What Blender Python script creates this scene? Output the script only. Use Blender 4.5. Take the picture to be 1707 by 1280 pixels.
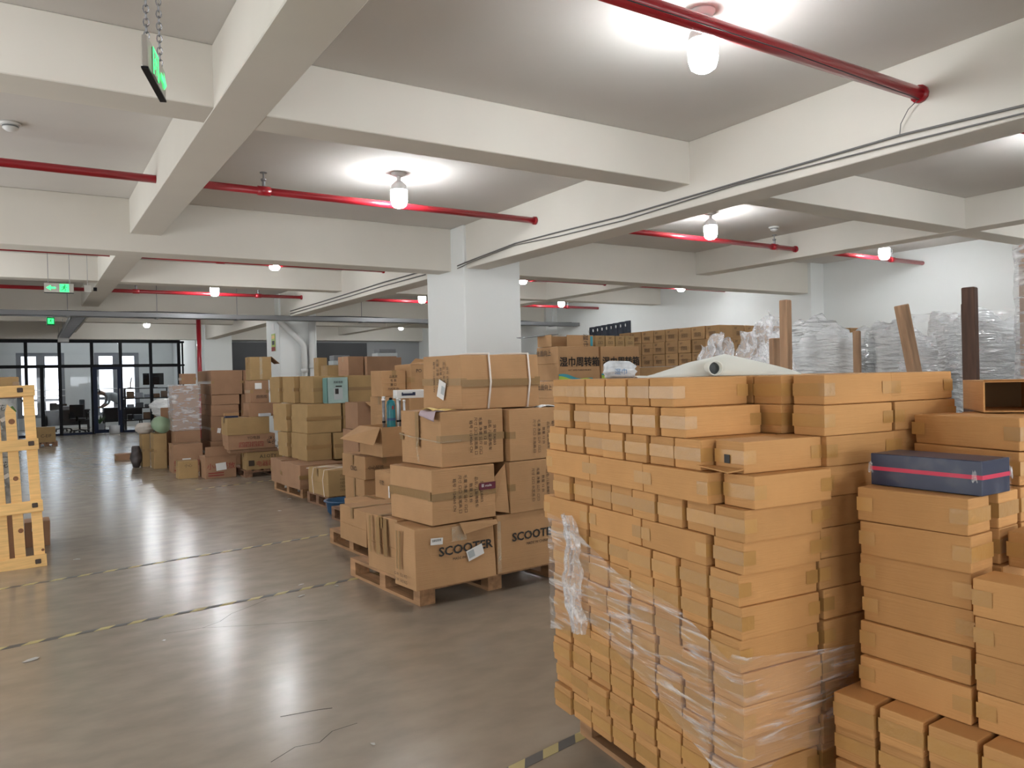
import bpy, bmesh, math, random
from mathutils import Vector, Matrix, Euler

for o in list(bpy.data.objects):
    bpy.data.objects.remove(o)
SC = bpy.context.scene
COL = SC.collection
R = math.radians

# ------------------------------------------------------------------ camera
cam_d = bpy.data.cameras.new('camera')
cam = bpy.data.objects.new('camera', cam_d)
COL.objects.link(cam)
cam_d.sensor_fit = 'HORIZONTAL'
cam_d.sensor_width = 36.0
cam_d.lens = 1267.85 * 36.0 / 1707.0
cam_d.clip_start = 0.05
cam_d.clip_end = 300
_yaw, _pit, _rol = R(32.5194), R(-0.5746), R(-1.33344)
_f = Vector((math.sin(_yaw) * math.cos(_pit), math.cos(_yaw) * math.cos(_pit), math.sin(_pit)))
_r0 = Vector((math.cos(_yaw), -math.sin(_yaw), 0))
_u0 = _r0.cross(_f)
_r = _r0 * math.cos(_rol) + _u0 * math.sin(_rol)
_u = -_r0 * math.sin(_rol) + _u0 * math.cos(_rol)
cam.matrix_world = Matrix(((_r.x, _u.x, -_f.x, 0), (_r.y, _u.y, -_f.y, 0), (_r.z, _u.z, -_f.z, 1.55), (0, 0, 0, 1)))
SC.camera = cam

# ------------------------------------------------------------------ world, exposure
W = bpy.data.worlds.new('sky')
SC.world = W
W.use_nodes = True
bg = W.node_tree.nodes['Background']
bg.inputs[0].default_value = (0.93, 0.97, 1.0, 1)
bg.inputs[1].default_value = 4.7
SC.view_settings.view_transform = 'Standard'
SC.view_settings.look = 'None'
SC.view_settings.exposure = 0.86
SC.view_settings.gamma = 1.0
SC.view_settings.use_curve_mapping = False
# fill daylight from unseen added windows, behind and left of the camera; office windows too
ADDED_LEFT_WINDOWS = ((-3.6, -2.4), (3.5, 5.3), (6.6, 10.2), (11.5, 13.6))  # unseen openings, added to brighten the faces turned left
for a_, b_ in ADDED_LEFT_WINDOWS:
    ld = bpy.data.lights.new('window_portal', 'AREA'); ld.shape = 'RECTANGLE'; ld.size = b_ - a_; ld.size_y = 1.8
    ld.cycles.is_portal = True
    lo = bpy.data.objects.new('window_portal', ld); COL.objects.link(lo)
    lo.location = (-4.49, (a_ + b_) / 2, 1.4); lo.rotation_euler = (R(90), 0, R(-90))
ADDED_FRONT_WINDOWS = ((-3.4, -1.0), (-.4, 2.0), (2.6, 5.0), (5.6, 8.0), (8.6, 11.0))  # unseen openings, added to brighten the faces turned towards the camera
for i, (a_, b_) in enumerate(ADDED_FRONT_WINDOWS):
    ld = bpy.data.lights.new('window_portal', 'AREA'); ld.shape = 'RECTANGLE'; ld.size = b_ - a_; ld.size_y = 1.9
    ld.cycles.is_portal = True
    lo = bpy.data.objects.new('window_portal', ld); COL.objects.link(lo)
    lo.location = ((a_ + b_) / 2, -7.69, 1.35); lo.rotation_euler = (R(90), 0, 0)
BULB = 85.0            # radiance of every bulb's diffuser

# ------------------------------------------------------------------ materials
def mat(name, col, rough=0.6, metal=0.0, spec=0.5, noise=0.0, nscale=8.0, bump=0.0, bscale=60.0, emit=None, estr=0.0,
        rnd=0.0, stretch=None, coat=0.0, rvar=0.0):
    m = bpy.data.materials.new(name)
    m.use_nodes = True
    nt = m.node_tree
    b = nt.nodes['Principled BSDF']
    b.inputs['Base Color'].default_value = (*col, 1)
    b.inputs['Roughness'].default_value = rough
    b.inputs['Metallic'].default_value = metal
    b.inputs['Specular IOR Level'].default_value = spec
    b.inputs['Coat Weight'].default_value = coat
    if emit:
        b.inputs['Emission Color'].default_value = (*emit, 1)
        b.inputs['Emission Strength'].default_value = estr
    L = nt.links.new
    tc = nt.nodes.new('ShaderNodeTexCoord')
    src = tc.outputs['Object']
    if stretch:
        mp = nt.nodes.new('ShaderNodeMapping')
        mp.inputs['Scale'].default_value = stretch
        L(src, mp.inputs['Vector'])
        src = mp.outputs['Vector']
    if noise or rnd:
        n = nt.nodes.new('ShaderNodeTexNoise')
        n.inputs['Scale'].default_value = nscale
        n.inputs['Detail'].default_value = 5
        L(src, n.inputs['Vector'])
        oi = nt.nodes.new('ShaderNodeObjectInfo')
        mr = nt.nodes.new('ShaderNodeMapRange')
        mr.inputs[1].default_value = 0.3
        mr.inputs[2].default_value = 0.7
        mr.inputs[3].default_value = 1 - noise
        mr.inputs[4].default_value = 1 + noise
        L(n.outputs['Fac'], mr.inputs[0])
        m2 = nt.nodes.new('ShaderNodeMapRange')
        m2.inputs[3].default_value = 1 - rnd
        m2.inputs[4].default_value = 1 + rnd
        L(oi.outputs['Random'], m2.inputs[0])
        mu = nt.nodes.new('ShaderNodeMath')
        mu.operation = 'MULTIPLY'
        L(mr.outputs[0], mu.inputs[0])
        L(m2.outputs[0], mu.inputs[1])
        vm = nt.nodes.new('ShaderNodeVectorMath')
        vm.operation = 'SCALE'
        vm.inputs[0].default_value = col
        L(mu.outputs[0], vm.inputs['Scale'])
        L(vm.outputs[0], b.inputs['Base Color'])
        if rvar:
            m3 = nt.nodes.new('ShaderNodeMapRange')
            m3.inputs[1].default_value = 0.3
            m3.inputs[2].default_value = 0.7
            m3.inputs[3].default_value = rough - rvar
            m3.inputs[4].default_value = rough + rvar
            L(n.outputs['Fac'], m3.inputs[0])
            L(m3.outputs[0], b.inputs['Roughness'])
    if bump:
        n2 = nt.nodes.new('ShaderNodeTexNoise')
        n2.inputs['Scale'].default_value = bscale
        n2.inputs['Detail'].default_value = 3
        L(src, n2.inputs['Vector'])
        bp = nt.nodes.new('ShaderNodeBump')
        bp.inputs['Strength'].default_value = bump
        bp.inputs['Distance'].default_value = 0.01
        L(n2.outputs['Fac'], bp.inputs['Height'])
        L(bp.outputs[0], b.inputs['Normal'])
    return m

def card_mat(name, col, rnd=0.10):
    """corrugated board: flat kraft colour, faint vertical mottling, fine horizontal flute lines"""
    m = mat(name, col, rough=0.72, spec=0.25, noise=0.07, nscale=5.0, rnd=rnd)
    nt = m.node_tree
    b = nt.nodes['Principled BSDF']
    tc = nt.nodes.new('ShaderNodeTexCoord')
    mp = nt.nodes.new('ShaderNodeMapping')
    mp.inputs['Scale'].default_value = (6, 6, 140)
    nt.links.new(tc.outputs['Object'], mp.inputs['Vector'])
    n = nt.nodes.new('ShaderNodeTexNoise')
    n.inputs['Scale'].default_value = 1.0
    n.inputs['Detail'].default_value = 2
    nt.links.new(mp.outputs[0], n.inputs['Vector'])
    bp = nt.nodes.new('ShaderNodeBump')
    bp.inputs['Strength'].default_value = 0.35
    bp.inputs['Distance'].default_value = 0.004
    nt.links.new(n.outputs['Fac'], bp.inputs['Height'])
    nt.links.new(bp.outputs[0], b.inputs['Normal'])
    return m

def film_mat(name, lo, hi, col=(0.9, 0.9, 0.92), stretch=(3, 3, 40), rough=0.12, scale=1.0):
    """stretch film: clear sheet whose folds catch light"""
    m = bpy.data.materials.new(name)
    m.use_nodes = True
    nt = m.node_tree
    nt.nodes.clear()
    L = nt.links.new
    out = nt.nodes.new('ShaderNodeOutputMaterial')
    mix = nt.nodes.new('ShaderNodeMixShader')
    tr = nt.nodes.new('ShaderNodeBsdfTransparent')
    pb = nt.nodes.new('ShaderNodeBsdfPrincipled')
    pb.inputs['Base Color'].default_value = (*col, 1)
    pb.inputs['Roughness'].default_value = rough
    pb.inputs['Specular IOR Level'].default_value = 1.0
    tc = nt.nodes.new('ShaderNodeTexCoord')
    mp = nt.nodes.new('ShaderNodeMapping')
    mp.inputs['Scale'].default_value = stretch
    n = nt.nodes.new('ShaderNodeTexNoise')
    n.inputs['Scale'].default_value = scale
    n.inputs['Detail'].default_value = 4
    n.inputs['Distortion'].default_value = 0.6
    mr = nt.nodes.new('ShaderNodeMapRange')
    mr.inputs[1].default_value = 0.50
    mr.inputs[2].default_value = 0.75
    mr.inputs[3].default_value = lo
    mr.inputs[4].default_value = hi
    bp = nt.nodes.new('ShaderNodeBump')
    bp.inputs['Strength'].default_value = 0.9
    bp.inputs['Distance'].default_value = 0.01
    L(tc.outputs['Object'], mp.inputs['Vector'])
    L(mp.outputs[0], n.inputs['Vector'])
    L(n.outputs['Fac'], mr.inputs[0])
    L(n.outputs['Fac'], bp.inputs['Height'])
    L(bp.outputs[0], pb.inputs['Normal'])
    L(mr.outputs[0], mix.inputs[0])
    L(tr.outputs[0], mix.inputs[1])
    L(pb.outputs[0], mix.inputs[2])
    L(mix.outputs[0], out.inputs[0])
    return m

def glass_mat(name, tint=(0.80, 0.82, 0.84), refl=0.025):
    m = bpy.data.materials.new(name)
    m.use_nodes = True
    nt = m.node_tree
    nt.nodes.clear()
    out = nt.nodes.new('ShaderNodeOutputMaterial')
    mix = nt.nodes.new('ShaderNodeMixShader')
    tr = nt.nodes.new('ShaderNodeBsdfTransparent')
    tr.inputs[0].default_value = (*tint, 1)
    gl = nt.nodes.new('ShaderNodeBsdfGlossy')
    gl.inputs['Roughness'].default_value = 0.02
    mix.inputs[0].default_value = refl
    nt.links.new(tr.outputs[0], mix.inputs[1])
    nt.links.new(gl.outputs[0], mix.inputs[2])
    nt.links.new(mix.outputs[0], out.inputs[0])
    return m

def tape_floor_mat():
    m = mat('hazard_tape', (0.5, 0.4, 0.1), rough=0.5)
    nt = m.node_tree
    b = nt.nodes['Principled BSDF']
    tc = nt.nodes.new('ShaderNodeTexCoord')
    mp = nt.nodes.new('ShaderNodeMapping')
    mp.inputs['Rotation'].default_value = (0, 0, R(45))
    w = nt.nodes.new('ShaderNodeTexWave')
    w.inputs['Scale'].default_value = 2.3
    w.inputs['Distortion'].default_value = 0.3
    cr = nt.nodes.new('ShaderNodeValToRGB')
    cr.color_ramp.interpolation = 'CONSTANT'
    cr.color_ramp.elements[0].color = (0.11, 0.105, 0.10, 1)
    cr.color_ramp.elements[1].position = 0.55
    cr.color_ramp.elements[1].color = (0.50, 0.42, 0.19, 1)
    L = nt.links.new
    L(tc.outputs['Object'], mp.inputs['Vector'])
    L(mp.outputs[0], w.inputs['Vector'])
    L(w.outputs['Fac'], cr.inputs[0])
    L(cr.outputs[0], b.inputs['Base Color'])
    return m

def wood_mat(name, col, var=0.25, rough=0.65, stretch=(3, 3, 40)):
    return mat(name, col, rough=rough, spec=0.3, noise=var, nscale=1.6, stretch=stretch, rnd=0.08, bump=0.15, bscale=3)

M = {}
M['paint'] = mat('wall_paint', (0.70, 0.665, 0.60), rough=0.75, spec=0.2, noise=0.03, nscale=1.2, bump=0.04, bscale=20)
M['paint_cool'] = mat('white_paint', (0.76, 0.775, 0.76), rough=0.6, spec=0.3, noise=0.02, nscale=1.0)
M['slab'] = mat('ceiling_paint', (0.63, 0.60, 0.565), rough=0.85, spec=0.15, noise=0.04, nscale=0.7)
M['charcoal'] = mat('charcoal_wall', (0.045, 0.046, 0.05), rough=0.5)
M['grey_wall'] = mat('grey_wall', (0.33, 0.34, 0.35), rough=0.7)
M['floor'] = mat('polished_concrete', (0.305, 0.256, 0.200), rough=0.235, spec=0.55, noise=0.10, nscale=4.0, rvar=0.022, bump=0.05, bscale=3.2, stretch=(1, 1.6, 1))
M['kraft'] = card_mat('kraft_board', (0.56, 0.295, 0.112))
M['kraft2'] = card_mat('dull_kraft_board', (0.42, 0.245, 0.120))
M['kraft3'] = card_mat('reddish_kraft_board', (0.33, 0.190, 0.112))
M['kraft4'] = card_mat('olive_kraft_board', (0.36, 0.235, 0.108))
M['kraft5'] = card_mat('far_kraft_board', (0.38, 0.225, 0.105))
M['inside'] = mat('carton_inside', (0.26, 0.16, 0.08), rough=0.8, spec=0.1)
M['tape'] = mat('packing_tape', (0.50, 0.272, 0.088), rough=0.30, spec=0.5, rnd=0.12, noise=0.05, bump=0.15, bscale=40)
M['tape2'] = mat('dull_packing_tape', (0.30, 0.18, 0.075), rough=0.30, spec=0.5, rnd=0.1, bump=0.15, bscale=30)
M['clear_tape'] = film_mat('clear_tape', 0.12, 0.5, col=(0.8, 0.72, 0.55), stretch=(10, 10, 60))
M['ink'] = mat('black_print', (0.02, 0.018, 0.016), rough=0.6)
M['ink_brown'] = mat('faded_print', (0.05, 0.030, 0.019), rough=0.7)
M['ink_red'] = mat('red_print', (0.28, 0.035, 0.03), rough=0.7)
M['maroon'] = mat('maroon_label', (0.12, 0.012, 0.03), rough=0.4)
M['white_label'] = mat('white_label', (0.75, 0.74, 0.72), rough=0.5)
M['teal_print'] = mat('teal_print', (0.04, 0.27, 0.33), rough=0.5)
M['green_print'] = mat('lime_print', (0.35, 0.48, 0.05), rough=0.5)
M['orange_print'] = mat('orange_print', (0.50, 0.22, 0.07), rough=0.5)
M['film'] = film_mat('stretch_film', 0.07, 0.60, stretch=(5, 5, 42))
M['film_fold'] = film_mat('bunched_film', 0.25, 0.85, stretch=(30, 30, 22))
M['film_dense'] = film_mat('dense_film', 0.24, 0.80, stretch=(7, 7, 22))
M['film_thin'] = film_mat('thin_film', 0.10, 0.55, stretch=(5, 5, 12))
M['white_wrap'] = mat('white_bubble_wrap', (0.84, 0.86, 0.87), rough=0.2, spec=0.7, noise=0.10, nscale=3.5, bump=1.0, bscale=7, stretch=(1, 1, 4.5))
for n_ in M['white_wrap'].node_tree.nodes:
    if n_.type == 'BUMP': n_.inputs['Distance'].default_value = 0.06
M['foam'] = mat('white_foam', (0.80, 0.81, 0.75), rough=0.5, spec=0.3, noise=0.06, nscale=4, bump=0.2, bscale=12)
M['pine'] = wood_mat('pine', (0.80, 0.50, 0.20), 0.13)
M['pine_knot'] = mat('pine_knot', (0.22, 0.09, 0.035), rough=0.6)
M['pine_dark'] = mat('rotten_knot', (0.06, 0.04, 0.03), rough=0.7)
M['pallet'] = wood_mat('pallet_wood', (0.36, 0.20, 0.10), 0.3, stretch=(14, 2, 14))
M['pallet_dark'] = wood_mat('dark_pallet_wood', (0.22, 0.12, 0.07), 0.3, stretch=(14, 2, 14))
M['post'] = wood_mat('timber_post', (0.34, 0.205, 0.12), 0.35, stretch=(14, 14, 1.5))
M['post_dark'] = wood_mat('dark_timber_post', (0.085, 0.045, 0.03), 0.35, stretch=(14, 14, 1.5))
M['red'] = mat('red_pipe', (0.36, 0.012, 0.022), rough=0.28, spec=0.5, coat=0.3)
M['steel'] = mat('galvanised_steel', (0.25, 0.25, 0.26), rough=0.4, metal=0.6)
M['tray'] = mat('grey_cable_tray', (0.20, 0.20, 0.205), rough=0.45, metal=0.3)
M['wire'] = mat('grey_wire', (0.16, 0.155, 0.15), rough=0.6)
M['wire_dark'] = mat('dark_wire', (0.03, 0.03, 0.032), rough=0.6)
M['pvc'] = mat('white_pvc', (0.66, 0.66, 0.64), rough=0.35)
M['lamp_white'] = mat('lamp_housing', (0.72, 0.70, 0.70), rough=0.4)
M['bulb'] = mat('bulb_diffuser', (0.9, 0.9, 0.9), rough=0.5, emit=(0.93, 0.97, 1.0), estr=BULB)
M['plastic_white'] = mat('white_plastic', (0.75, 0.75, 0.74), rough=0.35)
M['sign_metal'] = mat('sign_plate', (0.42, 0.40, 0.36), rough=0.3, metal=0.5)
M['sign_green'] = mat('green_light', (0.02, 0.4, 0.08), rough=0.4, emit=(0.05, 0.95, 0.22), estr=1.1)
M['sign_dark'] = mat('sign_dark_green', (0.01, 0.10, 0.04), rough=0.4, emit=(0.0, 0.25, 0.06), estr=0.3)
M['black'] = mat('black_metal', (0.006, 0.006, 0.008), rough=0.45, spec=0.15)
M['crack'] = mat('crack_line', (0.07, 0.06, 0.05), rough=0.9, spec=0.0)
M['black_blue'] = mat('dark_blue_frame', (0.006, 0.011, 0.032), rough=0.4, spec=0.2)
M['glass'] = glass_mat('pane_glass')
M['win_frame'] = mat('aluminium_frame', (0.24, 0.25, 0.27), rough=0.5)
M['navy'] = mat('navy_box', (0.012, 0.020, 0.060), rough=0.35, spec=0.5, noise=0.05, nscale=4)
M['pink'] = mat('pink_ribbon', (0.62, 0.02, 0.075), rough=0.45)
M['cloth_black'] = mat('black_cloth', (0.02, 0.024, 0.035), rough=0.8, noise=0.3, nscale=5)
M['mint'] = mat('mint_print', (0.32, 0.44, 0.41), rough=0.4, noise=0.15, nscale=4)
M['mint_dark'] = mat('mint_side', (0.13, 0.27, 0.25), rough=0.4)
M['grey_print'] = mat('grey_print', (0.42, 0.46, 0.47), rough=0.4)
M['teal'] = mat('teal_plastic', (0.012, 0.17, 0.20), rough=0.25)
M['blue'] = mat('blue_plastic', (0.02, 0.085, 0.19), rough=0.4)
M['green_roll'] = mat('green_foam', (0.27, 0.37, 0.24), rough=0.6)
M['bag_white'] = mat('white_sack', (0.52, 0.47, 0.42), rough=0.7, noise=0.2, nscale=6, bump=0.5, bscale=10)
M['bag_dark'] = mat('dark_sack', (0.06, 0.05, 0.05), rough=0.6, noise=0.5, nscale=8, bump=0.5, bscale=12)
M['yellow_paper'] = mat('yellow_paper', (0.80, 0.58, 0.20), rough=0.6)
M['pink_paper'] = mat('lilac_paper', (0.46, 0.36, 0.40), rough=0.6)
M['paper'] = mat('paper_scrap', (0.45, 0.43, 0.40), rough=0.7)
M['printed'] = mat('printed_white_wrap', (0.34, 0.36, 0.36), rough=0.25, spec=0.6, noise=0.85, nscale=7, bump=0.6, bscale=18)
M['office_dark'] = mat('dark_furniture', (0.02, 0.019, 0.02), rough=0.5)
M['office_grey'] = mat('grey_furniture', (0.16, 0.17, 0.18), rough=0.5)
M['office_white'] = mat('white_office_item', (0.55, 0.56, 0.58), rough=0.5)
M['screen'] = mat('dark_screen', (0.02, 0.013, 0.012), rough=0.15)
M['shirt'] = mat('grey_shirt', (0.66, 0.69, 0.70), rough=0.8)
M['skin'] = mat('skin', (0.45, 0.27, 0.19), rough=0.6)
M['hair'] = mat('black_hair', (0.015, 0.013, 0.012), rough=0.6)
M['trousers'] = mat('dark_trousers', (0.03, 0.032, 0.04), rough=0.8)
M['leaf'] = mat('leaf', (0.06, 0.16, 0.03), rough=0.5)
M['htape'] = tape_floor_mat()
M['strap'] = mat('white_strap', (0.80, 0.72, 0.66), rough=0.5)

# ------------------------------------------------------------------ geometry helpers
def new_obj(name, me, m=None, parent=None, loc=(0, 0, 0), rz=0.0, rot=None):
    o = bpy.data.objects.new(name, me)
    COL.objects.link(o)
    o.location = loc
    o.rotation_euler = rot if rot else (0, 0, rz)
    if me is not None and m is not None and not me.materials:
        me.materials.append(m)
    if parent is not None:
        o.parent = parent
    return o

def tag(o, label=None, cat=None, group=None, kind=None):
    if label: o['label'] = label
    if cat: o['category'] = cat
    if group: o['group'] = group
    if kind: o['kind'] = kind
    return o

def empty(name, loc=(0, 0, 0), rz=0.0):
    o = bpy.data.objects.new(name, None)
    COL.objects.link(o)
    o.location = loc
    o.rotation_euler = (0, 0, rz)
    o.empty_display_size = 0.05
    return o

class MB:
    def __init__(self):
        self.v = []; self.f = []
    def box(self, x0, x1, y0, y1, z0, z1):
        i = len(self.v)
        self.v += [(x0, y0, z0), (x1, y0, z0), (x1, y1, z0), (x0, y1, z0), (x0, y0, z1), (x1, y0, z1), (x1, y1, z1), (x0, y1, z1)]
        self.f += [tuple(i + k for k in q) for q in ((3, 2, 1, 0), (4, 5, 6, 7), (0, 1, 5, 4), (1, 2, 6, 5), (2, 3, 7, 6), (3, 0, 4, 7))]
        return self
    def quad(self, *p):
        i = len(self.v)
        self.v += [tuple(q) for q in p]
        self.f.append(tuple(range(i, i + len(p))))
        return self
    def tube(self, pts, r, n=10, cap=True):
        pts = [Vector(p) for p in pts]
        rs = r if isinstance(r, (list, tuple)) else [r] * len(pts)
        i0 = len(self.v)
        up = Vector((0, 0, 1))
        prev = None
        for k, p in enumerate(pts):
            d = (pts[min(k + 1, len(pts) - 1)] - pts[max(k - 1, 0)]).normalized()
            if prev is None:
                a = d.cross(up if abs(d.z) < 0.9 else Vector((1, 0, 0))).normalized()
            else:
                a = (prev - d * prev.dot(d)).normalized()
            prev = a
            b = d.cross(a)
            for j in range(n):
                t = 2 * math.pi * j / n
                self.v.append(tuple(p + (a * math.cos(t) + b * math.sin(t)) * rs[k]))
        for k in range(len(pts) - 1):
            for j in range(n):
                a0 = i0 + k * n + j; a1 = i0 + k * n + (j + 1) % n
                self.f.append((a0, a1, a1 + n, a0 + n))
        if cap:
            self.f.append(tuple(i0 + j for j in range(n))[::-1])
            e = i0 + (len(pts) - 1) * n
            self.f.append(tuple(e + j for j in range(n)))
        return self
    def lathe(self, prof, n=20, c=(0, 0)):
        i0 = len(self.v)
        for r, z in prof:
            for j in range(n):
                t = 2 * math.pi * j / n
                self.v.append((c[0] + r * math.cos(t), c[1] + r * math.sin(t), z))
        for k in range(len(prof) - 1):
            for j in range(n):
                a0 = i0 + k * n + j; a1 = i0 + k * n + (j + 1) % n
                self.f.append((a0, a1, a1 + n, a0 + n))
        if prof[0][0] > 1e-6: self.f.append(tuple(i0 + j for j in range(n))[::-1])
        if prof[-1][0] > 1e-6:
            e = i0 + (len(prof) - 1) * n
            self.f.append(tuple(e + j for j in range(n)))
        return self
    def mesh(self, name='mesh', smooth=False):
        me = bpy.data.meshes.new(name)
        me.from_pydata(self.v, [], self.f)
        me.validate()
        if smooth:
            for p in me.polygons: p.use_smooth = True
        me.update()
        return me
    def build(self, name, m, parent=None, smooth=False, loc=(0, 0, 0), rz=0.0, rot=None):
        return new_obj(name, self.mesh(name, smooth), m, parent, loc, rz, rot)

def bev_mesh(me, off, seg=2):
    bm = bmesh.new(); bm.from_mesh(me)
    bmesh.ops.remove_doubles(bm, verts=bm.verts, dist=1e-6)
    bmesh.ops.bevel(bm, geom=[e for e in bm.edges if len(e.link_faces) == 2 and e.calc_face_angle(0) > 0.6], offset=off, segments=seg, affect='EDGES', profile=0.5)
    bm.to_mesh(me); bm.free()
    return me

def struct(name, mb, m, label=None):
    o = mb.build(name, m)
    return tag(o, label, None, None, 'structure')

# ------------------------------------------------------------------ text
_dg = None
_txt_cache = {}
def text_mesh(s, size, align='CENTER', extrude=0.0, bold=0.0, fat=0.0):
    key = (s, size, align, bold, fat)
    if key in _txt_cache: return _txt_cache[key]
    c = bpy.data.curves.new('lettering', 'FONT')
    c.body = s; c.size = size; c.align_x = align; c.align_y = 'CENTER'; c.extrude = extrude
    c.resolution_u = 2; c.offset = bold * size
    o = bpy.data.objects.new('lettering', c)
    COL.objects.link(o)
    dg = bpy.context.evaluated_depsgraph_get()
    me = bpy.data.meshes.new_from_object(o.evaluated_get(dg))
    bpy.data.objects.remove(o)
    bpy.data.curves.remove(c)
    me.materials.clear()
    if fat:
        bm = bmesh.new()
        for k, (dx, dy) in enumerate(((0, 0), (fat, 0), (0, fat), (fat, fat))):
            n0 = len(bm.verts)
            bm.from_mesh(me)
            bm.verts.ensure_lookup_table()
            for v in bm.verts[n0:]:
                v.co += Vector((dx * size, dy * size, 0))
        bm.to_mesh(me); bm.free()
    _txt_cache[key] = me
    return me

# a face frame of a carton of size w (x) d (y) h (z), origin at base centre.
# 'F' front (-y): right = +x ; 'L' left (-x): right = -y ; 'R' (+x): right = +y ; 'T' top: right=+x up=+y
def face_mtx(dim, face, px, pz, off=0.004, roll=0.0):
    w, d, h = dim
    if face == 'F':
        r, up, n, o = Vector((1, 0, 0)), Vector((0, 0, 1)), Vector((0, -1, 0)), Vector((px, -d / 2, pz))
    elif face == 'L':
        r, up, n, o = Vector((0, -1, 0)), Vector((0, 0, 1)), Vector((-1, 0, 0)), Vector((-w / 2, -px, pz))
    elif face == 'R':
        r, up, n, o = Vector((0, 1, 0)), Vector((0, 0, 1)), Vector((1, 0, 0)), Vector((w / 2, px, pz))
    else:
        r, up, n, o = Vector((1, 0, 0)), Vector((0, 1, 0)), Vector((0, 0, 1)), Vector((px, pz, h))
    o = o + n * off
    m = Matrix(((r.x, up.x, n.x, o.x), (r.y, up.y, n.y, o.y), (r.z, up.z, n.z, o.z), (0, 0, 0, 1)))
    return m @ Matrix.Rotation(roll, 4, 'Z')

def put_text(parent, dim, face, s, px, pz, size, m='ink', roll=0.0, off=0.0045, name='lettering', sx=1.0, align='CENTER', bold=0.0, fat=0.0):
    me = text_mesh(s, size, align, 0.0, bold, fat)
    me2 = me if not me.materials or me.materials[0] == M[m] else me.copy()
    if not me2.materials: me2.materials.append(M[m])
    elif me2.materials[0] != M[m]: me2.materials[0] = M[m]
    o = bpy.data.objects.new(name, me2)
    COL.objects.link(o)
    o.parent = parent
    o.matrix_local = face_mtx(dim, face, px, pz, off, roll) @ Matrix.Diagonal((sx, 1, 1, 1))
    return o

def put_patch(parent, dim, face, px, pz, w, h, m, roll=0.0, off=0.004, name='label_sticker', thick=0.001, label=None):
    mb = MB().box(-w / 2, w / 2, -h / 2, h / 2, -thick, thick * 0.5)
    o = mb.build(name, M[m], parent)
    o.matrix_local = face_mtx(dim, face, px, pz, off, roll)
    if label: o['label'] = label
    return o

# ------------------------------------------------------------------ cartons
_cm = {}
def carton_mesh(w, d, h, seed=0, axis='x', bulge=0.0015, seam=True, m=None, dent=0.0):
    """bevelled corrugated box, origin at base centre; flap seam at mid height on the two end faces"""
    key = (round(w, 3), round(d, 3), round(h, 3), seed, axis, m)
    if key in _cm: return _cm[key]
    rnd = random.Random(seed * 7919 + 13)
    w, d = w - 2 * bulge, d - 2 * bulge
    L_, D_ = (w, d) if axis == 'x' else (d, w)
    bm = bmesh.new()
    bmesh.ops.create_cube(bm, size=1.0)
    for v in bm.verts:
        v.co = Vector((v.co.x * L_, v.co.y * D_, (v.co.z + 0.5) * h))
    sharp = list(bm.edges)
    bo = min(0.006, 0.03 * min(w, d, h) + 0.0015)
    bmesh.ops.bevel(bm, geom=sharp, offset=bo, segments=2, affect='EDGES', profile=0.6)
    for ax, co in ((0, 0.0), (1, 0.0), (0, -L_ * 0.3), (0, L_ * 0.3)):
        no = Vector((1, 0, 0)) if ax == 0 else Vector((0, 1, 0))
        bmesh.ops.bisect_plane(bm, geom=bm.verts[:] + bm.edges[:] + bm.faces[:], plane_co=no * co, plane_no=no)
    zc = h * (0.5 + rnd.uniform(-0.02, 0.02))
    for dz in (-0.0022, 0.0, 0.0022):
        bmesh.ops.bisect_plane(bm, geom=bm.verts[:] + bm.edges[:] + bm.faces[:], plane_co=Vector((0, 0, zc + dz)), plane_no=Vector((0, 0, 1)))
    cs = [(Vector((sx, sy, sz)), Vector((rnd.uniform(-1, 1), rnd.uniform(-1, 1), rnd.uniform(-1, 0.2))) * (bulge * 1.3 + dent))
          for sx in (-1, 1) for sy in (-1, 1) for sz in (-1, 1)]
    bz = {k: rnd.uniform(-0.8, 1.0) * bulge for k in range(6)}
    for v in bm.verts:
        x, y, z = v.co
        nx, ny, nz = x / (L_ / 2), y / (D_ / 2), (z - h / 2) / (h / 2)
        g = Vector((0, 0, 0))
        if seam and abs(z - zc) < 0.0005 and abs(x) > L_ / 2 - 0.0015:
            g.x -= math.copysign(0.004, x)
        if abs(nx) > 0.985: g.x += math.copysign(bz[0 if x > 0 else 1] * (1 - min(1, ny * ny)) * (1 - min(1, nz * nz)), x)
        if abs(ny) > 0.97: g.y += math.copysign(bz[2 if y > 0 else 3] * (1 - min(1, nx * nx)) * (1 - min(1, nz * nz)), y)
        for c, dd in cs:
            wgt = max(0, 1 - abs(nx - c.x) / 2) * max(0, 1 - abs(ny - c.y) / 2) * max(0, 1 - abs(nz - c.z) / 2)
            q = dd * wgt
            if c.z < 0: q = Vector((q.x, q.y, 0))
            g += q
        v.co += g
        if v.co.z < 0: v.co.z = 0
    if axis == 'y':
        bmesh.ops.rotate(bm, verts=bm.verts, cent=(0, 0, 0), matrix=Matrix.Rotation(math.pi / 2, 3, 'Z'))
    me = bpy.data.meshes.new('carton')
    bm.to_mesh(me); bm.free()
    for p in me.polygons: p.use_smooth = False
    me.materials.append(M[m])
    _cm[key] = me
    return me

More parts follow.
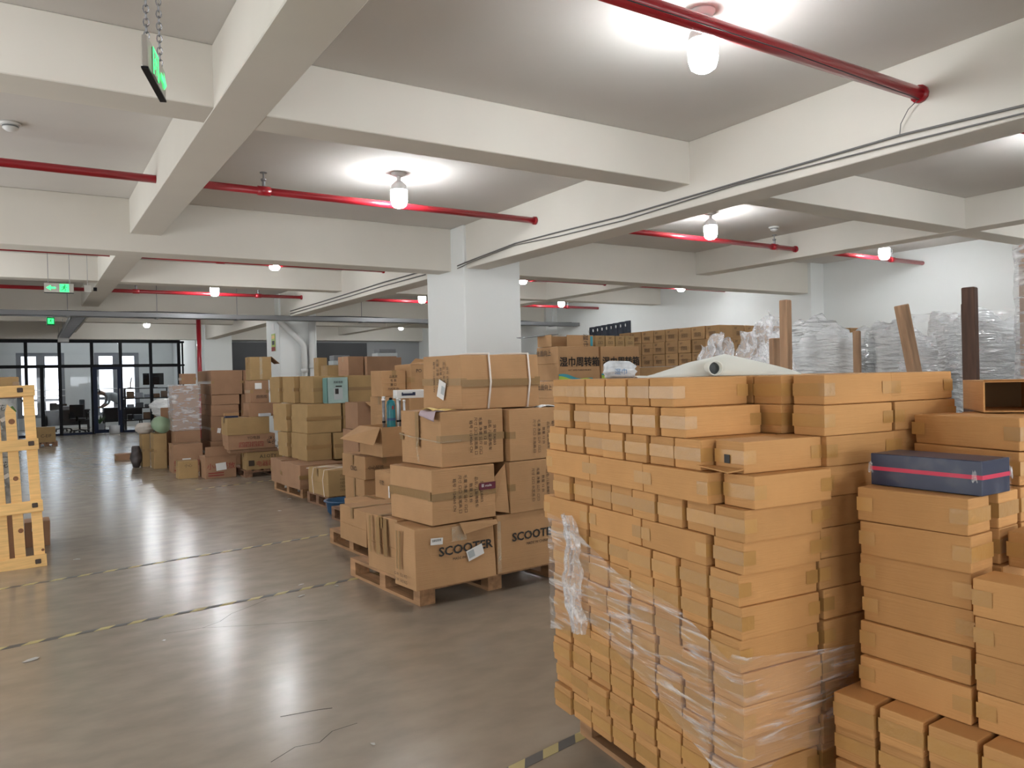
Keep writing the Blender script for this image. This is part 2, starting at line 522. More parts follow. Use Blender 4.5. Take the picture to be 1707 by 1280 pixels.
_tm = {}
def tape_mesh(w, d, h, style='lay', axis='x', m='tape', wid=0.044, wrap=0.05):
    key = (round(w, 3), round(d, 3), round(h, 3), style, axis, m, wid)
    if key in _tm: return _tm[key]
    L_, D_ = (w, d) if axis == 'x' else (d, w)
    e = 0.0008
    mb = MB()
    if style == 'lay':
        z0, z1 = h / 2 - wid / 2, h / 2 + wid / 2
        s = -1
        x = s * (L_ / 2 + e); y = D_ / 2 + e
        xi = s * (L_ / 2 - wrap)
        mb.v += [(xi, -y, z0), (x, -y, z0), (x, y, z0), (xi, y, z0), (xi, -y, z1), (x, -y, z1), (x, y, z1), (xi, y, z1)]
        mb.f += [(0, 1, 5, 4), (1, 2, 6, 5), (2, 3, 7, 6)]
    else:
        zt = h + e; dn = min(0.09, h * 0.4)
        q = L_ / 2 + e; r_ = wid / 2
        mb.v += [(-q, -r_, h - dn), (-q, r_, h - dn), (-q, -r_, zt), (-q, r_, zt), (q, -r_, zt), (q, r_, zt), (q, -r_, h - dn), (q, r_, h - dn)]
        mb.f += [(0, 2, 3, 1), (2, 4, 5, 3), (4, 6, 7, 5)]
    if axis == 'y':
        mb.v = [(-y, x, z) for x, y, z in mb.v]
    me = mb.mesh('packing_tape')
    me.materials.append(M[m])
    _tm[key] = me
    return me

def carton(label, p, a, w, d, h, m='kraft2', style='lay', axis='x', seed=0, group=None, tape='tape2', name='carton', tilt=None,
           wid=0.05, bulge=None, dent=0.0, seam=True, share=None, cat='box'):
    """p = corner nearest the camera (base), u (width) runs at angle a, v (depth) at a+90"""
    ar = R(a)
    cx = p[0] + math.cos(ar) * w / 2 - math.sin(ar) * d / 2
    cy = p[1] + math.sin(ar) * w / 2 + math.cos(ar) * d / 2
    b = bulge if bulge is not None else min(0.0015 + 0.006 * max(w, d), 0.006)
    sw, sd, sh = share if share else (w, d, h)
    me = carton_mesh(sw, sd, sh, seed, axis, b, seam, m, dent)
    o = new_obj(name, me, None, None, (cx, cy, p[2]), ar)
    if tilt: o.rotation_euler = (tilt[0], tilt[1], ar)
    tag(o, label, cat, group)
    if style:
        tm = tape_mesh(sw, sd, sh, style, axis, tape, wid)
        new_obj('packing_tape', tm, None, o)
        if style == 'lay': new_obj('packing_tape', tm, None, o, rz=math.pi)
    return o

def subpart(o, par):
    """move a part one level down, under another part of the same thing"""
    mo, mp = o.matrix_basis.copy(), par.matrix_basis.copy()
    o.parent = par
    o.matrix_basis = mp.inverted() @ mo
    return o

ORD = ['zeroth', 'first', 'second', 'third', 'fourth', 'fifth', 'sixth', 'seventh', 'eighth', 'ninth', 'tenth', 'eleventh', 'twelfth', 'thirteenth', 'fourteenth', 'fifteenth', 'sixteenth', 'seventeenth', 'eighteenth']

def sheet(fn, nu, nv):
    mb = MB()
    for j in range(nv + 1):
        for i in range(nu + 1):
            mb.v.append(tuple(fn(i / nu, j / nv)))
    for j in range(nv):
        for i in range(nu):
            a = j * (nu + 1) + i
            mb.f.append((a, a + 1, a + nu + 2, a + nu + 1))
    return mb

def wob(x, y, z, s=1.0, seed=0.0):
    return (math.sin(x * 7.1 * s + seed) * math.cos(y * 5.3 * s + seed * 1.7) + 0.6 * math.sin(z * 11.7 * s + x * 3.1 * s + seed * 2.3)
            + 0.4 * math.sin(y * 17.3 * s + z * 13.1 * s - seed) + 0.25 * math.sin(x * 31 * s + z * 27 * s + seed))
# ================================================================== SETTING
X0, X1, YB, YP, YW = -4.3, 13.45, -7.5, 28.05, 33.0
ZS, ZG, ZN = 3.65, 3.05, 3.258      # slab, girder underside, joist underside

struct('floor', MB().box(X0 - .2, X1 + .2, YB - .2, YW + .2, -0.12, 0.0), M['floor'])
struct('ceiling', MB().box(X0 - .2, X1 + .2, YB - .2, YW + .2, ZS, ZS + 0.12), M['slab'])
wl = MB()
ys = [YB - .2] + [q for w_ in ADDED_LEFT_WINDOWS for q in w_] + [YW + .2]
for i in range(len(ys) - 1):
    if i % 2 == 0: wl.box(X0 - .2, X0, ys[i], ys[i + 1], 0, ZS)
    else:
        wl.box(X0 - .2, X0, ys[i], ys[i + 1], 0, .5); wl.box(X0 - .2, X0, ys[i], ys[i + 1], 2.3, ZS)
struct('wall_left', wl, M['paint'])
for i, (a_, b_) in enumerate(ADDED_LEFT_WINDOWS):
    w = tag(empty('window_%d' % (i + 10), (X0 - .1, (a_ + b_) / 2, 0)), None, None, None, 'structure')  # added window in wall_left, out of view, there for its fill light
    hw = (b_ - a_) / 2
    for y in (-hw, -.03, hw - .06):
        MB().box(-.03, .03, y, y + .06, .5, 2.3).build('window_frame', M['win_frame'], w)
    for z in (.5, 2.24):
        MB().box(-.03, .03, -hw + .06, hw - .06, z, z + .06).build('window_frame', M['win_frame'], w)
wf = MB()
xs = [X0] + [q for w_ in ADDED_FRONT_WINDOWS for q in w_] + [X1]
for i in range(len(xs) - 1):
    if i % 2 == 0: wf.box(xs[i], xs[i + 1], YB - .2, YB, 0, ZS)
    else:
        wf.box(xs[i], xs[i + 1], YB - .2, YB, 0, .40); wf.box(xs[i], xs[i + 1], YB - .2, YB, 2.30, ZS)
struct('wall_front', wf, M['paint'])
for i, (a_, b_) in enumerate(ADDED_FRONT_WINDOWS):
    w = tag(empty('window_%d' % (i + 5), ((a_ + b_) / 2, YB - .1, 0)), None, None, None, 'structure')  # added window behind the camera, out of view, there for its fill light
    hw = (b_ - a_) / 2
    for x in (-hw, -.03, hw - .06):
        MB().box(x, x + .06, -.03, .03, .40, 2.30).build('window_frame', M['win_frame'], w)
    for z in (.40, 2.24):
        MB().box(-hw + .06, hw - .06, -.03, .03, z, z + .06).build('window_frame', M['win_frame'], w)
wr = struct('wall_right', MB().box(X1, X1 + .2, YB - .2, YW + .2, 0, ZS), M['paint_cool'])
# back wall of the office with two window openings
wb = MB()
WINS = ((-0.32, 1.20), (2.18, 3.72))
zl, zh = 0.42, 2.82
xs = [X0, WINS[0][0], WINS[0][1], WINS[1][0], WINS[1][1], X1]
for i in range(5):
    if i % 2 == 0:
        wb.box(xs[i], xs[i + 1], YW, YW + .2, 0, ZS)
    else:
        wb.box(xs[i], xs[i + 1], YW, YW + .2, 0, zl)
        wb.box(xs[i], xs[i + 1], YW, YW + .2, zh, ZS)
struct('wall_back', wb, M['paint_cool'])
# grey partition wall of the right bay and its charcoal panel
struct('wall_bay_back', MB().box(6.02, X1, YP, YP + .15, 0, ZS), M['grey_wall'])
struct('trim_1', MB().box(6.02, 11.2, YP - .03, YP, 0, 2.98), M['charcoal'], 'charcoal wall panel behind the boxes')
struct('wall_office_side', MB().box(4.95, 5.10, YP + .1, YW, 0, ZS), M['paint_cool'])
struct('wall_pilaster', MB().box(13.05, X1, 9.45, 10.1, 0, ZS), M['paint_cool'])
struct('wall_pilaster', MB().box(13.05, X1, 18.5, 19.2, 0, ZS), M['paint_cool'])

nb = 0
def beam(x0, x1, y0, y1, z, lab):
    o = struct('ceiling_beam', MB().box(x0, x1, y0, y1, z, ZS), M['paint'], lab)
    bev_mesh(o.data, 0.006, 1)
beam(5.14, 5.478, YB, YP, ZG, 'deep white beam with wires running past the column')
beam(-3.7, -3.36, YB, YP, ZG, 'deep white beam over the left wall')
beam(1.02, 1.345, YB, 27.7, ZN, 'white beam above the aisle, crossing beside the exit sign')
beam(9.95, 10.27, YB, 27.7, ZN, 'white beam above the wrapped pallets on the right')
for y, w in ((-8.66 + .9, .3), (0.43, .36), (9.52, .38), (18.60, .36), (27.70, .36)):
    beam(X0, X1, y, y + w, ZG + .004, 'deep white cross beam carried by the columns')
for y in (-4.12, 4.967, 14.06, 23.15):
    beam(X0, X1, y, y + .329, ZN + .004, 'shallower white cross beam')

def column(x0, x1, y0, y1, lab):
    o = struct('column', MB().box(x0, x1, y0, y1, 0, ZS), M['paint_cool'], lab)
    bev_mesh(o.data, 0.015, 1)
    return o
column(5.095, 6.02, 9.156, 10.30, 'broad white column behind the strapped box')
column(5.095, 6.00, 18.25, 19.40, 'white column with two drain pipes')
column(5.095, 6.00, 27.33, 28.0, 'white column beside the glass partition')
column(5.095, 6.02, 0.06, 1.2, 'white column behind the camera side')

# ------------------------------------------------------------------ glass partition and office windows
part = empty('window_1', (0, YP + .03, 0))
tag(part, 'black framed glass partition in front of the office', None, None, 'structure')
MX = [-3.2, -2.2, -1.0, -0.011, 0.888, 1.79, 2.62, 3.523, 4.401]
for i, x in enumerate(MX):
    z0 = 0
    MB().box(x - .048, x + .048, -.05, .05, z0, 3.05).build('mullion', M['black'], part)
for x in (0.40,):
    MB().box(x - .05, x + .05, -.05, .05, 0, 2.2).build('mullion', M['black'], part)
MB().box(-3.2, 4.43, -.052, .052, 2.95, 3.05).build('top_rail', M['black'], part)
MB().box(-3.2, 4.43, -.052, .052, 2.15, 2.25).build('middle_rail', M['black'], part)
for a, b in ((-3.2, 1.79), (2.62, 4.43)):
    MB().box(a, b, -.045, .045, 0, .07).build('bottom_rail', M['black_blue'], part)
for i in range(len(MX) - 1):
    MB().box(MX[i] + .03, MX[i + 1] - .03, -.006, .006, 2.24, 2.985).build('pane', M['glass'], part)
    if i != 5:
        MB().box(MX[i] + .03, MX[i + 1] - .03, -.006, .006, .07, 2.17).build('pane', M['glass'], part)
ret = empty('window_2', (4.43, YP + .03, 0))
tag(ret, 'narrow return of the black glass partition', None, None, 'structure')
MB().box(.12, .17, .3, .36, 0, 3.0).build('mullion', M['black'], ret)
MB().box(0, .15, -.02, .36, 2.17, 2.23).build('middle_rail', M['black'], ret)
MB().box(0, .15, -.02, .36, 2.96, 3.02).build('top_rail', M['black'], ret)
door = empty('door_1', (1.82, YP - .01, 0))
tag(door, 'dark blue framed glass office door', None, None, 'structure')
for x in (0.0, .70):
    MB().box(x - .02, x + .10, -.06, .01, .02, 2.16).build('stile', M['black_blue'], door)
MB().box(.08, .70, -.05, .01, .02, .13).build('bottom_rail', M['black_blue'], door)
MB().box(.08, .70, -.05, .01, 2.08, 2.16).build('top_rail', M['black_blue'], door)
MB().box(.08, .70, -.025, -.015, .13, 2.08).build('pane', M['glass'], door)
MB().tube([(.74, -.11, .75), (.74, -.11, 1.45)], .016, 8).build('door_handle', M['steel'], door)

for n, (a, b) in enumerate(WINS):
    w = empty('window_%d' % (n + 3), ((a + b) / 2, YW + .06, 0))
    tag(w, None, None, None, 'structure')
    hw = (b - a) / 2
    for x0, x1 in ((-hw, -hw + .16), (hw - .16, hw), (-.14, .14)):
        MB().box(x0, x1, 0, .09, zl, zh).build('window_frame', M['win_frame'], w)
    for z0, z1 in ((zl, zl + .12), (zh - .13, zh), (1.02, 1.12)):
        MB().box(-hw, hw, .01, .08, z0, z1).build('window_frame', M['win_frame'], w)
    for x0, x1 in ((-hw + .16, -.14), (.14, hw - .16)):
        for z0, z1 in ((zl + .12, 1.02), (1.12, zh - .13)):
            MB().box(x0, x1, .035, .045, z0, z1).build('pane', M['glass'], w)
    for z in (1.22, 1.44):
        MB().tube([(-hw, -.06, z), (hw, -.06, z)], .018, 8).build('guard_rail', M['pvc'], w)

# ------------------------------------------------------------------ sprinkler pipes
def pipe_run(y, r, ups):
    t = empty('sprinkler_pipe', (0, y, 3.39))
    segs = ((X0, 1.02), (1.345, 5.14), (5.478, 9.95), (10.27, X1))
    for a, b in segs:
        MB().tube([(a - .02, 0, 0), (b + .02, 0, 0)], r, 14).build('pipe_length', M['red'], t, smooth=True)
    for x in ups:
        MB().tube([(x - .06, 0, 0), (x + .06, 0, 0)], r * 1.28, 12).build('tee_fitting', M['red'], t, smooth=True)
        s = MB().lathe([(.016, r), (.016, .09), (.026, .10), (.026, .115), (.008, .12), (.008, .17), (.035, .172), (.035, .178)], 10).build('sprinkler_head', M['steel'], t)
        s.location = (x, 0, 0)
    for x in (1.345, 5.14, 9.95):
        MB().tube([(x - .03, 0, 0), (x - .002, 0, 0)], r * 1.35, 12).build('collar', M['red'], t, smooth=True)
    return t
tag(pipe_run(2.84, .044, (-1.2,)), 'red sprinkler pipe nearest the camera, passing under the big bulb', 'pipe', 'red sprinkler pipes')
tag(pipe_run(7.455, .036, (1.97, 9.45, 12.5)), 'second red sprinkler pipe, with a sprinkler head beside the aisle beam', 'pipe', 'red sprinkler pipes')
tag(pipe_run(12.0, .036, (2.5, 8.2)), 'third red sprinkler pipe, half hidden above the column beam', 'pipe', 'red sprinkler pipes')
tag(pipe_run(16.55, .036, (1.85, 4.2, 12.4)), 'fourth red sprinkler pipe, in front of the cable tray', 'pipe', 'red sprinkler pipes')
tag(pipe_run(21.1, .036, ()), 'fifth red sprinkler pipe, beyond the cable tray', 'pipe', 'red sprinkler pipes')
t = MB().tube([(4.15, 23.0, 0), (4.15, 23.0, 3.6)], .062, 14).build('riser_pipe', M['red'], smooth=True)
tag(t, 'thick red vertical riser pipe left of the pillar', 'pipe')

# ------------------------------------------------------------------ lamps
def lamp(x, y, lab, first=[None]):
    if first[0] is None:
        t = empty('ceiling_lamp', (x, y, ZS))
        MB().lathe([(.075, 0), (.075, -.012), (.055, -.03), (.03, -.034)], 20).build('ceiling_rose', M['lamp_white'], t, smooth=True)
        MB().lathe([(.028, -.03), (.022, -.05), (.022, -.075), (.035, -.09)], 16).build('lamp_holder', M['lamp_white'], t, smooth=True)
        bh = MB().lathe([(.034, -.085), (.05, -.10), (.075, -.125), (.085, -.165), (.086, -.175)], 20).build('bulb_housing', M['lamp_white'], t, smooth=True)
        MB().lathe([(.084, -.176), (.086, -.22), (.084, -.29), (.072, -.33), (.045, -.350), (.0, -.356)], 16).build('bulb_diffuser', M['bulb'], bh, smooth=True)
        first[0] = t
    else:
        t = first[0].copy(); COL.objects.link(t); t.location = (x, y, ZS)
        for c in first[0].children:
            k = c.copy(); COL.objects.link(k); k.parent = t
            for g in c.children:
                q = g.copy(); COL.objects.link(q); q.parent = k
    return tag(t, lab, 'lamp', 'bare bulbs under the ceiling')
for x, y, l in ((3.366, 3.128, 'big glowing bulb lamp hanging beside the nearest red pipe'),
                (3.25, 7.16, 'glowing bulb lamp over the aisle between first and second cross beams'),
                (7.66, 7.05, 'glowing bulb lamp in the right bay beside the smoke detector'),
                (11.75, 7.13, 'glowing bulb lamp nearest the right wall over wrapped pallets'),
                (3.32, 12.05, 'bulb lamp peeping below the column cross beam, above the aisle'),
                (8.00, 12.08, 'bulb lamp just right of the broad column top'),
                (11.98, 11.9, 'bulb lamp below the cross beam right of the column'),
                (3.22, 16.06, 'glowing bulb lamp on the fourth red pipe, right of the exit sign'),
                (7.78, 16.0, 'bulb lamp just left of the broad column'),
                (11.6, 15.75, 'bulb lamp right of the column above the black curtain'),
                (3.25, 20.6, 'bulb lamp over the aisle beyond the cable tray'),
                (7.8, 20.6, 'bulb lamp of the right bay beyond the cable tray'),
                (3.12, 25.5, 'farthest aisle bulb lamp in front of the glass partition'),
                (7.6, 25.0, 'farthest bulb lamp of the middle bay'),
                (11.3, 25.0, 'farthest bulb lamp at the bright right wall'),
                (7.9, 2.9, 'bulb lamp past the right picture edge, near bay'),
                (11.8, 2.9, 'bulb lamp past the right picture edge, wall bay'),
                (3.3, -1.6, 'bulb lamp behind the viewpoint, aisle bay'),
                (7.7, -1.6, 'bulb lamp behind the viewpoint, right bay'),
                (3.3, -5.9, 'rearmost bulb lamp behind the viewpoint'),
                (-1.2, 3.1, 'bulb lamp left of the aisle, near bay'), (-1.2, 12.0, 'bulb lamp left of the aisle, third bay'),
                (-1.2, 20.6, 'bulb lamp left of the aisle, far bay'),
                (-1.2, -3.5, 'bulb lamp left of the viewpoint'),
                (1.0, 30.5, 'bulb lamp inside the office, left'), (3.2, 30.5, 'bulb lamp inside the office above the person')):
    lamp(x, y, l)

# ------------------------------------------------------------------ smoke detectors
for x, y, l in ((-0.06, 7.21, 'round white smoke detector at the left picture edge'), (9.28, 7.32, 'round white smoke detector in the right bay ceiling')):
    t = empty('smoke_detector', (x, y, ZS))
    MB().lathe([(.075, 0), (.075, -.015), (.065, -.02)], 20).build('base_plate', M['plastic_white'], t, smooth=True)
    MB().lathe([(.055, -.02), (.055, -.045), (.03, -.065), (0, -.068)], 20).build('sensor_head', M['plastic_white'], t, smooth=True)
    MB().lathe([(.057, -.026), (.057, -.036)], 20).build('vent_slot', M['office_grey'], t)
    tag(t, l, 'detector', 'smoke detectors')

# ------------------------------------------------------------------ exit signs
def run_man(parent, cx, cz, s, y, m):
    """running figure pictogram, drawn in the x-z plane at depth y"""
    P_ = lambda a: (cx + a[0] * s, y, cz + a[1] * s)
    hd = MB()
    n = 10
    hd.quad(*[(cx + (.06 + .085 * math.cos(2 * math.pi * k / n)) * s, y, cz + (.36 + .085 * math.sin(2 * math.pi * k / n)) * s) for k in range(n)])
    def limb(a, b, w):
        d = Vector((b[0] - a[0], b[1] - a[1])).normalized(); nx, ny = -d.y * w, d.x * w
        hd.quad(P_((a[0] + nx, a[1] + ny)), P_((b[0] + nx, b[1] + ny)), P_((b[0] - nx, b[1] - ny)), P_((a[0] - nx, a[1] - ny)))
    limb((.03, .25), (-.06, -.02), .075)
    limb((.0, .22), (-.22, .14), .035); limb((-.22, .14), (-.30, -.02), .03)
    limb((.06, .22), (.20, .06), .035); limb((.20, .06), (.32, .12), .03)
    limb((-.05, 0), (.14, -.16), .045); limb((.14, -.16), (.06, -.40), .04)
    limb((-.08, 0), (-.16, -.22), .045); limb((-.16, -.22), (-.38, -.26), .04)
    return hd.build('running_man_symbol', m, parent)
def exit_sign(name_lab, loc, rz, w, h, chain=None, arrow='left', full=True):
    t = empty('exit_sign', loc, rz)
    fr = MB().box(-w / 2, w / 2, -.012, .012, 0, h).build('sign_plate', M['sign_metal' if arrow != 'none' else 'sign_dark'], t)
    bev_mesh(fr.data, .004, 1)
    MB().box(-w / 2, w / 2, -.014, .014, -.008, 0).build('bottom_edge', M['black'], t)
    s = h * .86
    cx = w * .18 if arrow == 'left' else -w * .12 if arrow == 'right' else 0
    if arrow == 'none': s = h * .7
    gp = MB().box(cx - s / 2, cx + s / 2, -.016, -.0125, h * .5 - s / 2, h * .5 + s / 2).build('green_panel', M['sign_metal' if chain else 'sign_green'], t)
    run_man(gp, cx, h * .5, s * .95, -.0175, M['sign_green' if chain else 'sign_dark'])
    if chain:
        for x0, x1, z0, z1 in ((-.5, -.42, -.5, .5), (.42, .5, -.5, .5), (-.42, .42, .42, .5)):
            MB().box(cx + x0 * s, cx + x1 * s, -.018, -.016, h * .5 + z0 * s, h * .5 + z1 * s).build('door_outline', M['sign_green'], gp)
    ax = -w * .26 if arrow == 'left' else w * .32
    sg = -1 if arrow == 'left' else 1
    ar = MB()
    ar.quad((ax + sg * .07, -.0165, h * .5), (ax + sg * .005, -.0165, h * .5 + .042), (ax + sg * .005, -.0165, h * .5 - .042))
    ar.quad((ax + sg * .01, -.0165, h * .5 + .015), (ax - sg * .06, -.0165, h * .5 + .015), (ax - sg * .06, -.0165, h * .5 - .015), (ax + sg * .01, -.0165, h * .5 - .015))
    if arrow != 'none': ar.build('arrow_symbol', M['sign_green'], t)
    top = ZS - loc[2]
    for x in (-w * .36, w * .36):
        if chain:
            ch = MB()
            z = h; k = 0
            while z < top:
                r_ = .011
                pts = [(x + (r_ * math.cos(q) if k % 2 else 0), (0 if k % 2 else r_ * math.cos(q)), z + .018 + .019 * math.sin(q)) for q in [i * math.pi / 4 for i in range(9)]]
                ch.tube(pts, .003, 5, cap=False)
                z += .028; k += 1
            ch.build('hanging_chain', M['steel'], t)
        else:
            MB().tube([(x, 0, h), (x, 0, top)], .005, 6).build('hanging_rod', M['steel'], t)
    return tag(t, name_lab, 'sign', 'green exit signs')
exit_sign('grey plate exit sign on chains, hanging edge-on near the camera', (.505, 3.654, 2.868), math.atan2(.378, .123), .40, .132, chain=True, arrow='right')
exit_sign('lit green exit sign with left arrow above the aisle', (.46, 13.8, 3.02), R(-3), .40, .145)
exit_sign('small green exit sign far down the aisle', (.46, 19.0, 2.88), R(12), .15, .16, arrow='none')
bx = MB().box(-.05, .05, -.02, .02, 0, .11).build('emergency_light', M['sign_metal'], loc=(.86, 13.95, 3.06))
MB().tube([(0.08, 0, .05), (0.13, 0, .05)], .03, 8).build('lamp_head', M['black'], bx)
MB().tube([(0, 0, .11), (0, 0, .59)], .004, 6).build('hanging_rod', M['steel'], bx)
tag(bx, 'small beige emergency light box right of the lit exit sign', 'light')

# ------------------------------------------------------------------ cable trays and wires
t = empty('cable_tray', (0, 17.55, 2.95))
MB().box(X0, X1, -.15, .15, 0, .006).build('tray_bed', M['tray'], t)
for y in (-.15, .147):
    MB().box(X0, X1, y, y + .004, 0, .10).build('tray_side', M['tray'], t)
for x in (-2.2, .72, 2.35, 3.98, 6.9, 9.8, 12.6):
    MB().tube([(x, 0, .1), (x, 0, .7)], .007, 6).build('hanger_rod', M['steel'], t)
    MB().box(x - .03, x + .03, -.16, .16, -.012, -.001).build('hanger_bracket', M['steel'], t)
tag(t, 'long grey cable tray hung across the hall from wall to wall', 'cable tray')
for k, (y, z, am) in enumerate(((17.45, 3.02, .035), (17.55, 3.0, .03), (17.62, 3.04, .05))):
    pts = [(x * .6 - 4.2, y + .02 * math.sin(x * 1.3 + k), z + am * (0.5 + .5 * math.sin(x * .9 + k * 2))) for x in range(30)]
    tag(MB().tube(pts, .012, 6).build('tray_cable', M['wire_dark'], smooth=True),
        ('lowest', 'middle', 'topmost')[k] + ' dark cable lying along the long cable tray', 'cable', 'cables in the long tray')
t = empty('ladder_tray', (.945, 22.2, 2.985))
for x in (-.14, .125):
    MB().box(x, x + .015, -4.4, 4.2, 0, .09).build('ladder_rail', M['steel'], t)
for k in range(28):
    MB().box(-.13, .13, -4.3 + k * .3, -4.26 + k * .3, .01, .03).build('rung', M['steel'], t)
for y in (-3, 0, 3):
    for x in (-.15, .15):
        MB().tube([(x, y, 0), (x, y, .272)], .006, 6).build('hanger_rod', M['steel'], t)
MB().box(-.14, .14, 3.9, 4.2, -.10, .10).build('end_box', M['pvc'], t)
tag(t, 'ladder cable tray running to the glass partition under the beam', 'cable tray')
wpts = [(5.125, 1.2, 3.10), (5.125, 2.2, 3.115), (5.12, 2.98, 3.15), (5.12, 4.4, 3.148), (5.125, 5.87, 3.145), (5.125, 7.0, 3.175), (5.125, 7.9, 3.19), (5.09, 8.9, 3.13), (5.075, 9.3, 3.10)]
tag(MB().tube(wpts, .0085, 6).build('wall_wire', M['wire'], smooth=True), 'upper grey wire clipped along the deep beam', 'wire', 'wires on the deep beam')
w2 = [(x, y, z - .035 + .02 * math.sin(y * 1.7)) for x, y, z in wpts]
tag(MB().tube(w2, .006, 6).build('wall_wire', M['wire'], smooth=True), 'lower thin grey wire sagging along the deep beam', 'wire', 'wires on the deep beam')
w3 = [(5.125, 10.4, 3.18), (5.125, 12, 3.19), (5.125, 14.5, 3.17), (5.125, 17.4, 3.16)]
tag(MB().tube(w3, .011, 6).build('wall_wire', M['wire'], smooth=True), 'grey wire on the beam beyond the column', 'wire', 'wires on the deep beam')
tag(MB().tube([(x, y, z - .06) for x, y, z in w3], .009, 6).build('wall_wire', M['wire'], smooth=True), 'lower grey wire on the beam beyond the column', 'wire', 'wires on the deep beam')
tag(MB().tube([(5.1, 2.84, 3.345), (5.09, 2.90, 3.30), (5.1, 2.96, 3.22), (5.12, 2.98, 3.155)], .003, 6).build('loose_wire', M['wire'], smooth=True), 'thin loose wire tied from the pipe end to the beam', 'wire')
tag(MB().tube([(.5, 2.76, 3.335), (2.6, 2.76, 3.335), (3.6, 2.76, 3.338), (5.08, 2.82, 3.342)], .003, 6).build('pipe_wire', M['wire_dark'], smooth=True), 'thin dark wire stretched beneath the nearest red pipe', 'wire')
MB().tube([(5.06, 2.80, 3.32), (5.12, 2.86, 3.46)], .006, 6)

# ------------------------------------------------------------------ drain pipes and poster on the second column
t = empty('drain_pipe', (5.55, 18.15, 0))
MB().tube([(-.50, .02, 3.05), (-.46, .0, 2.98), (0.02, 0, 2.52), (.10, 0, 2.40), (.10, 0, 0)], .075, 14).build('pipe_length', M['pvc'], t, smooth=True)
MB().tube([(.10, 0, 1.75), (.10, 0, 1.85)], .088, 14).build('pipe_socket', M['pvc'], t, smooth=True)
tag(t, 'white plastic drain pipe slanting down the pillar front', 'pipe', 'drain pipes on the pillar')
t = empty('drain_pipe', (5.86, 18.15, 0))
MB().tube([(0, 0, 3.05), (0, 0, 0)], .085, 14).build('pipe_length', M['pvc'], t, smooth=True)
MB().tube([(0, 0, 1.85), (0, 0, 1.97)], .098, 14).build('pipe_socket', M['pvc'], t, smooth=True)
tag(t, 'straight white plastic drain pipe at the pillar right edge', 'pipe', 'drain pipes on the pillar')
t = empty('safety_poster', (5.09, 18.75, 2.30))
MB().box(-.006, 0, -.16, .16, 0, .42).build('poster_sheet', M['green_print'], t)
MB().box(-.009, -.006, -.16, .16, 0, .10).build('red_band', M['ink_red'], t)
MB().box(-.009, -.006, -.10, .10, .15, .25).build('black_print', M['ink'], t)
MB().box(-.009, -.006, -.12, .12, .30, .38).build('yellow_band', M['yellow_paper'], t)
tag(t, 'green yellow and red safety poster on the pillar', 'poster')
t = MB().box(-.006, 0, -.10, .10, 0, .16).build('notice_sticker', M['white_label'], loc=(5.088, 18.75, 2.80))
tag(t, 'small white sticker above the safety poster', 'sticker')

# black curtain with rings on the right wall
cu = sheet(lambda u, v: (13.44 - .05 * abs(math.sin(u * 22)), 16.95 - 1.75 * u, 2.45 + v * (0.42 + .08 * u)), 44, 4).build('curtain', M['cloth_black'])
md = cu.modifiers.new('thickness', 'SOLIDIFY'); md.thickness = 0.008
for k in range(9):
    u = (k + .4) / 9
    MB().tube([(13.36 + .03 * math.cos(q), 16.95 - 1.75 * u + .03 * math.cos(q), 2.76 + .08 * u + .03 * math.sin(q)) for q in [i * math.pi / 4 for i in range(9)]], .014, 6).build('eyelet_ring', M['white_label'], cu)
tag(cu, 'black curtain with a row of white eyelets on the right wall', 'curtain')

# ------------------------------------------------------------------ floor tape, scraps, cracks
def floor_tape(a, b, w, lab):
    a = Vector((*a, 0)); b = Vector((*b, 0)); d = b - a
    o = MB().box(0, d.length, -w / 2, w / 2, .0004, .0016).build('floor_tape', M['htape'], loc=tuple(a), rz=math.atan2(d.y, d.x))
    return tag(o, lab, 'tape', 'hazard tape on the floor')
floor_tape((-2.6, 6.74), (2.85, 7.515), .045, 'worn yellow and black floor tape, farther of two aisle lines')
floor_tape((-2.6, 5.23), (2.33, 5.69), .05, 'worn yellow and black floor tape, nearer of two aisle lines')
floor_tape((1.50, 2.52), (2.08, 2.62), .055, 'yellow and black floor tape beside the front pallet')
floor_tape((2.0, 11.9), (4.2, 12.4), .05, 'pale worn floor tape near the far carton stacks')
rs = random.Random(5)
for x, y, s, l in ((-.02, 5.12, .09, 'torn white label stuck on the floor at left edge'), (1.63, 5.45, .06, 'torn white label stuck on the floor under the aisle'),
                   (1.20, 3.05, .035, 'small white paper scrap on the bare floor'), (.66, 5.02, .03, 'tiny white sliver on the floor beside the crack'),
                   (.33, 7.85, .06, 'shiny plastic scrap beside the pine crate'), (2.88, 10.05, .09, 'white paper strip beside the pallet'), (2.52, 9.2, .08, 'white plastic shred before the blue tub'),
                   (1.93, 5.55, .04, 'tiny paper crumb near the scooter pallet'), (1.72, 5.75, .05, 'yellow scrap on the floor near the tape')):
    pts = [(math.cos(k * .9) * s * .6 * rs.uniform(.5, 1.1), math.sin(k * .9) * s * .28 * rs.uniform(.6, 1.1), .002 + rs.uniform(0, .004)) for k in range(7)]
    mb = MB().quad(*pts)
    o = mb.build('paper_scrap', M['paper'], loc=(x, y, 0), rz=rs.uniform(0, 3))
    md = o.modifiers.new('thickness', 'SOLIDIFY'); md.thickness = 0.001
    tag(o, l, 'scrap', 'scraps on the floor')
def crack(pts, lab, w=.004):
    mb = MB()
    for a, b in zip(pts[:-1], pts[1:]):
        d = Vector((b[0] - a[0], b[1] - a[1])); n = Vector((-d.y, d.x)).normalized() * w / 2
        mb.quad((a[0] + n.x, a[1] + n.y, .0006), (a[0] - n.x, a[1] - n.y, .0006), (b[0] - n.x, b[1] - n.y, .0006), (b[0] + n.x, b[1] + n.y, .0006))
    o = mb.build('floor_crack', M['crack'])
    tag(o, lab, None, None, 'structure')
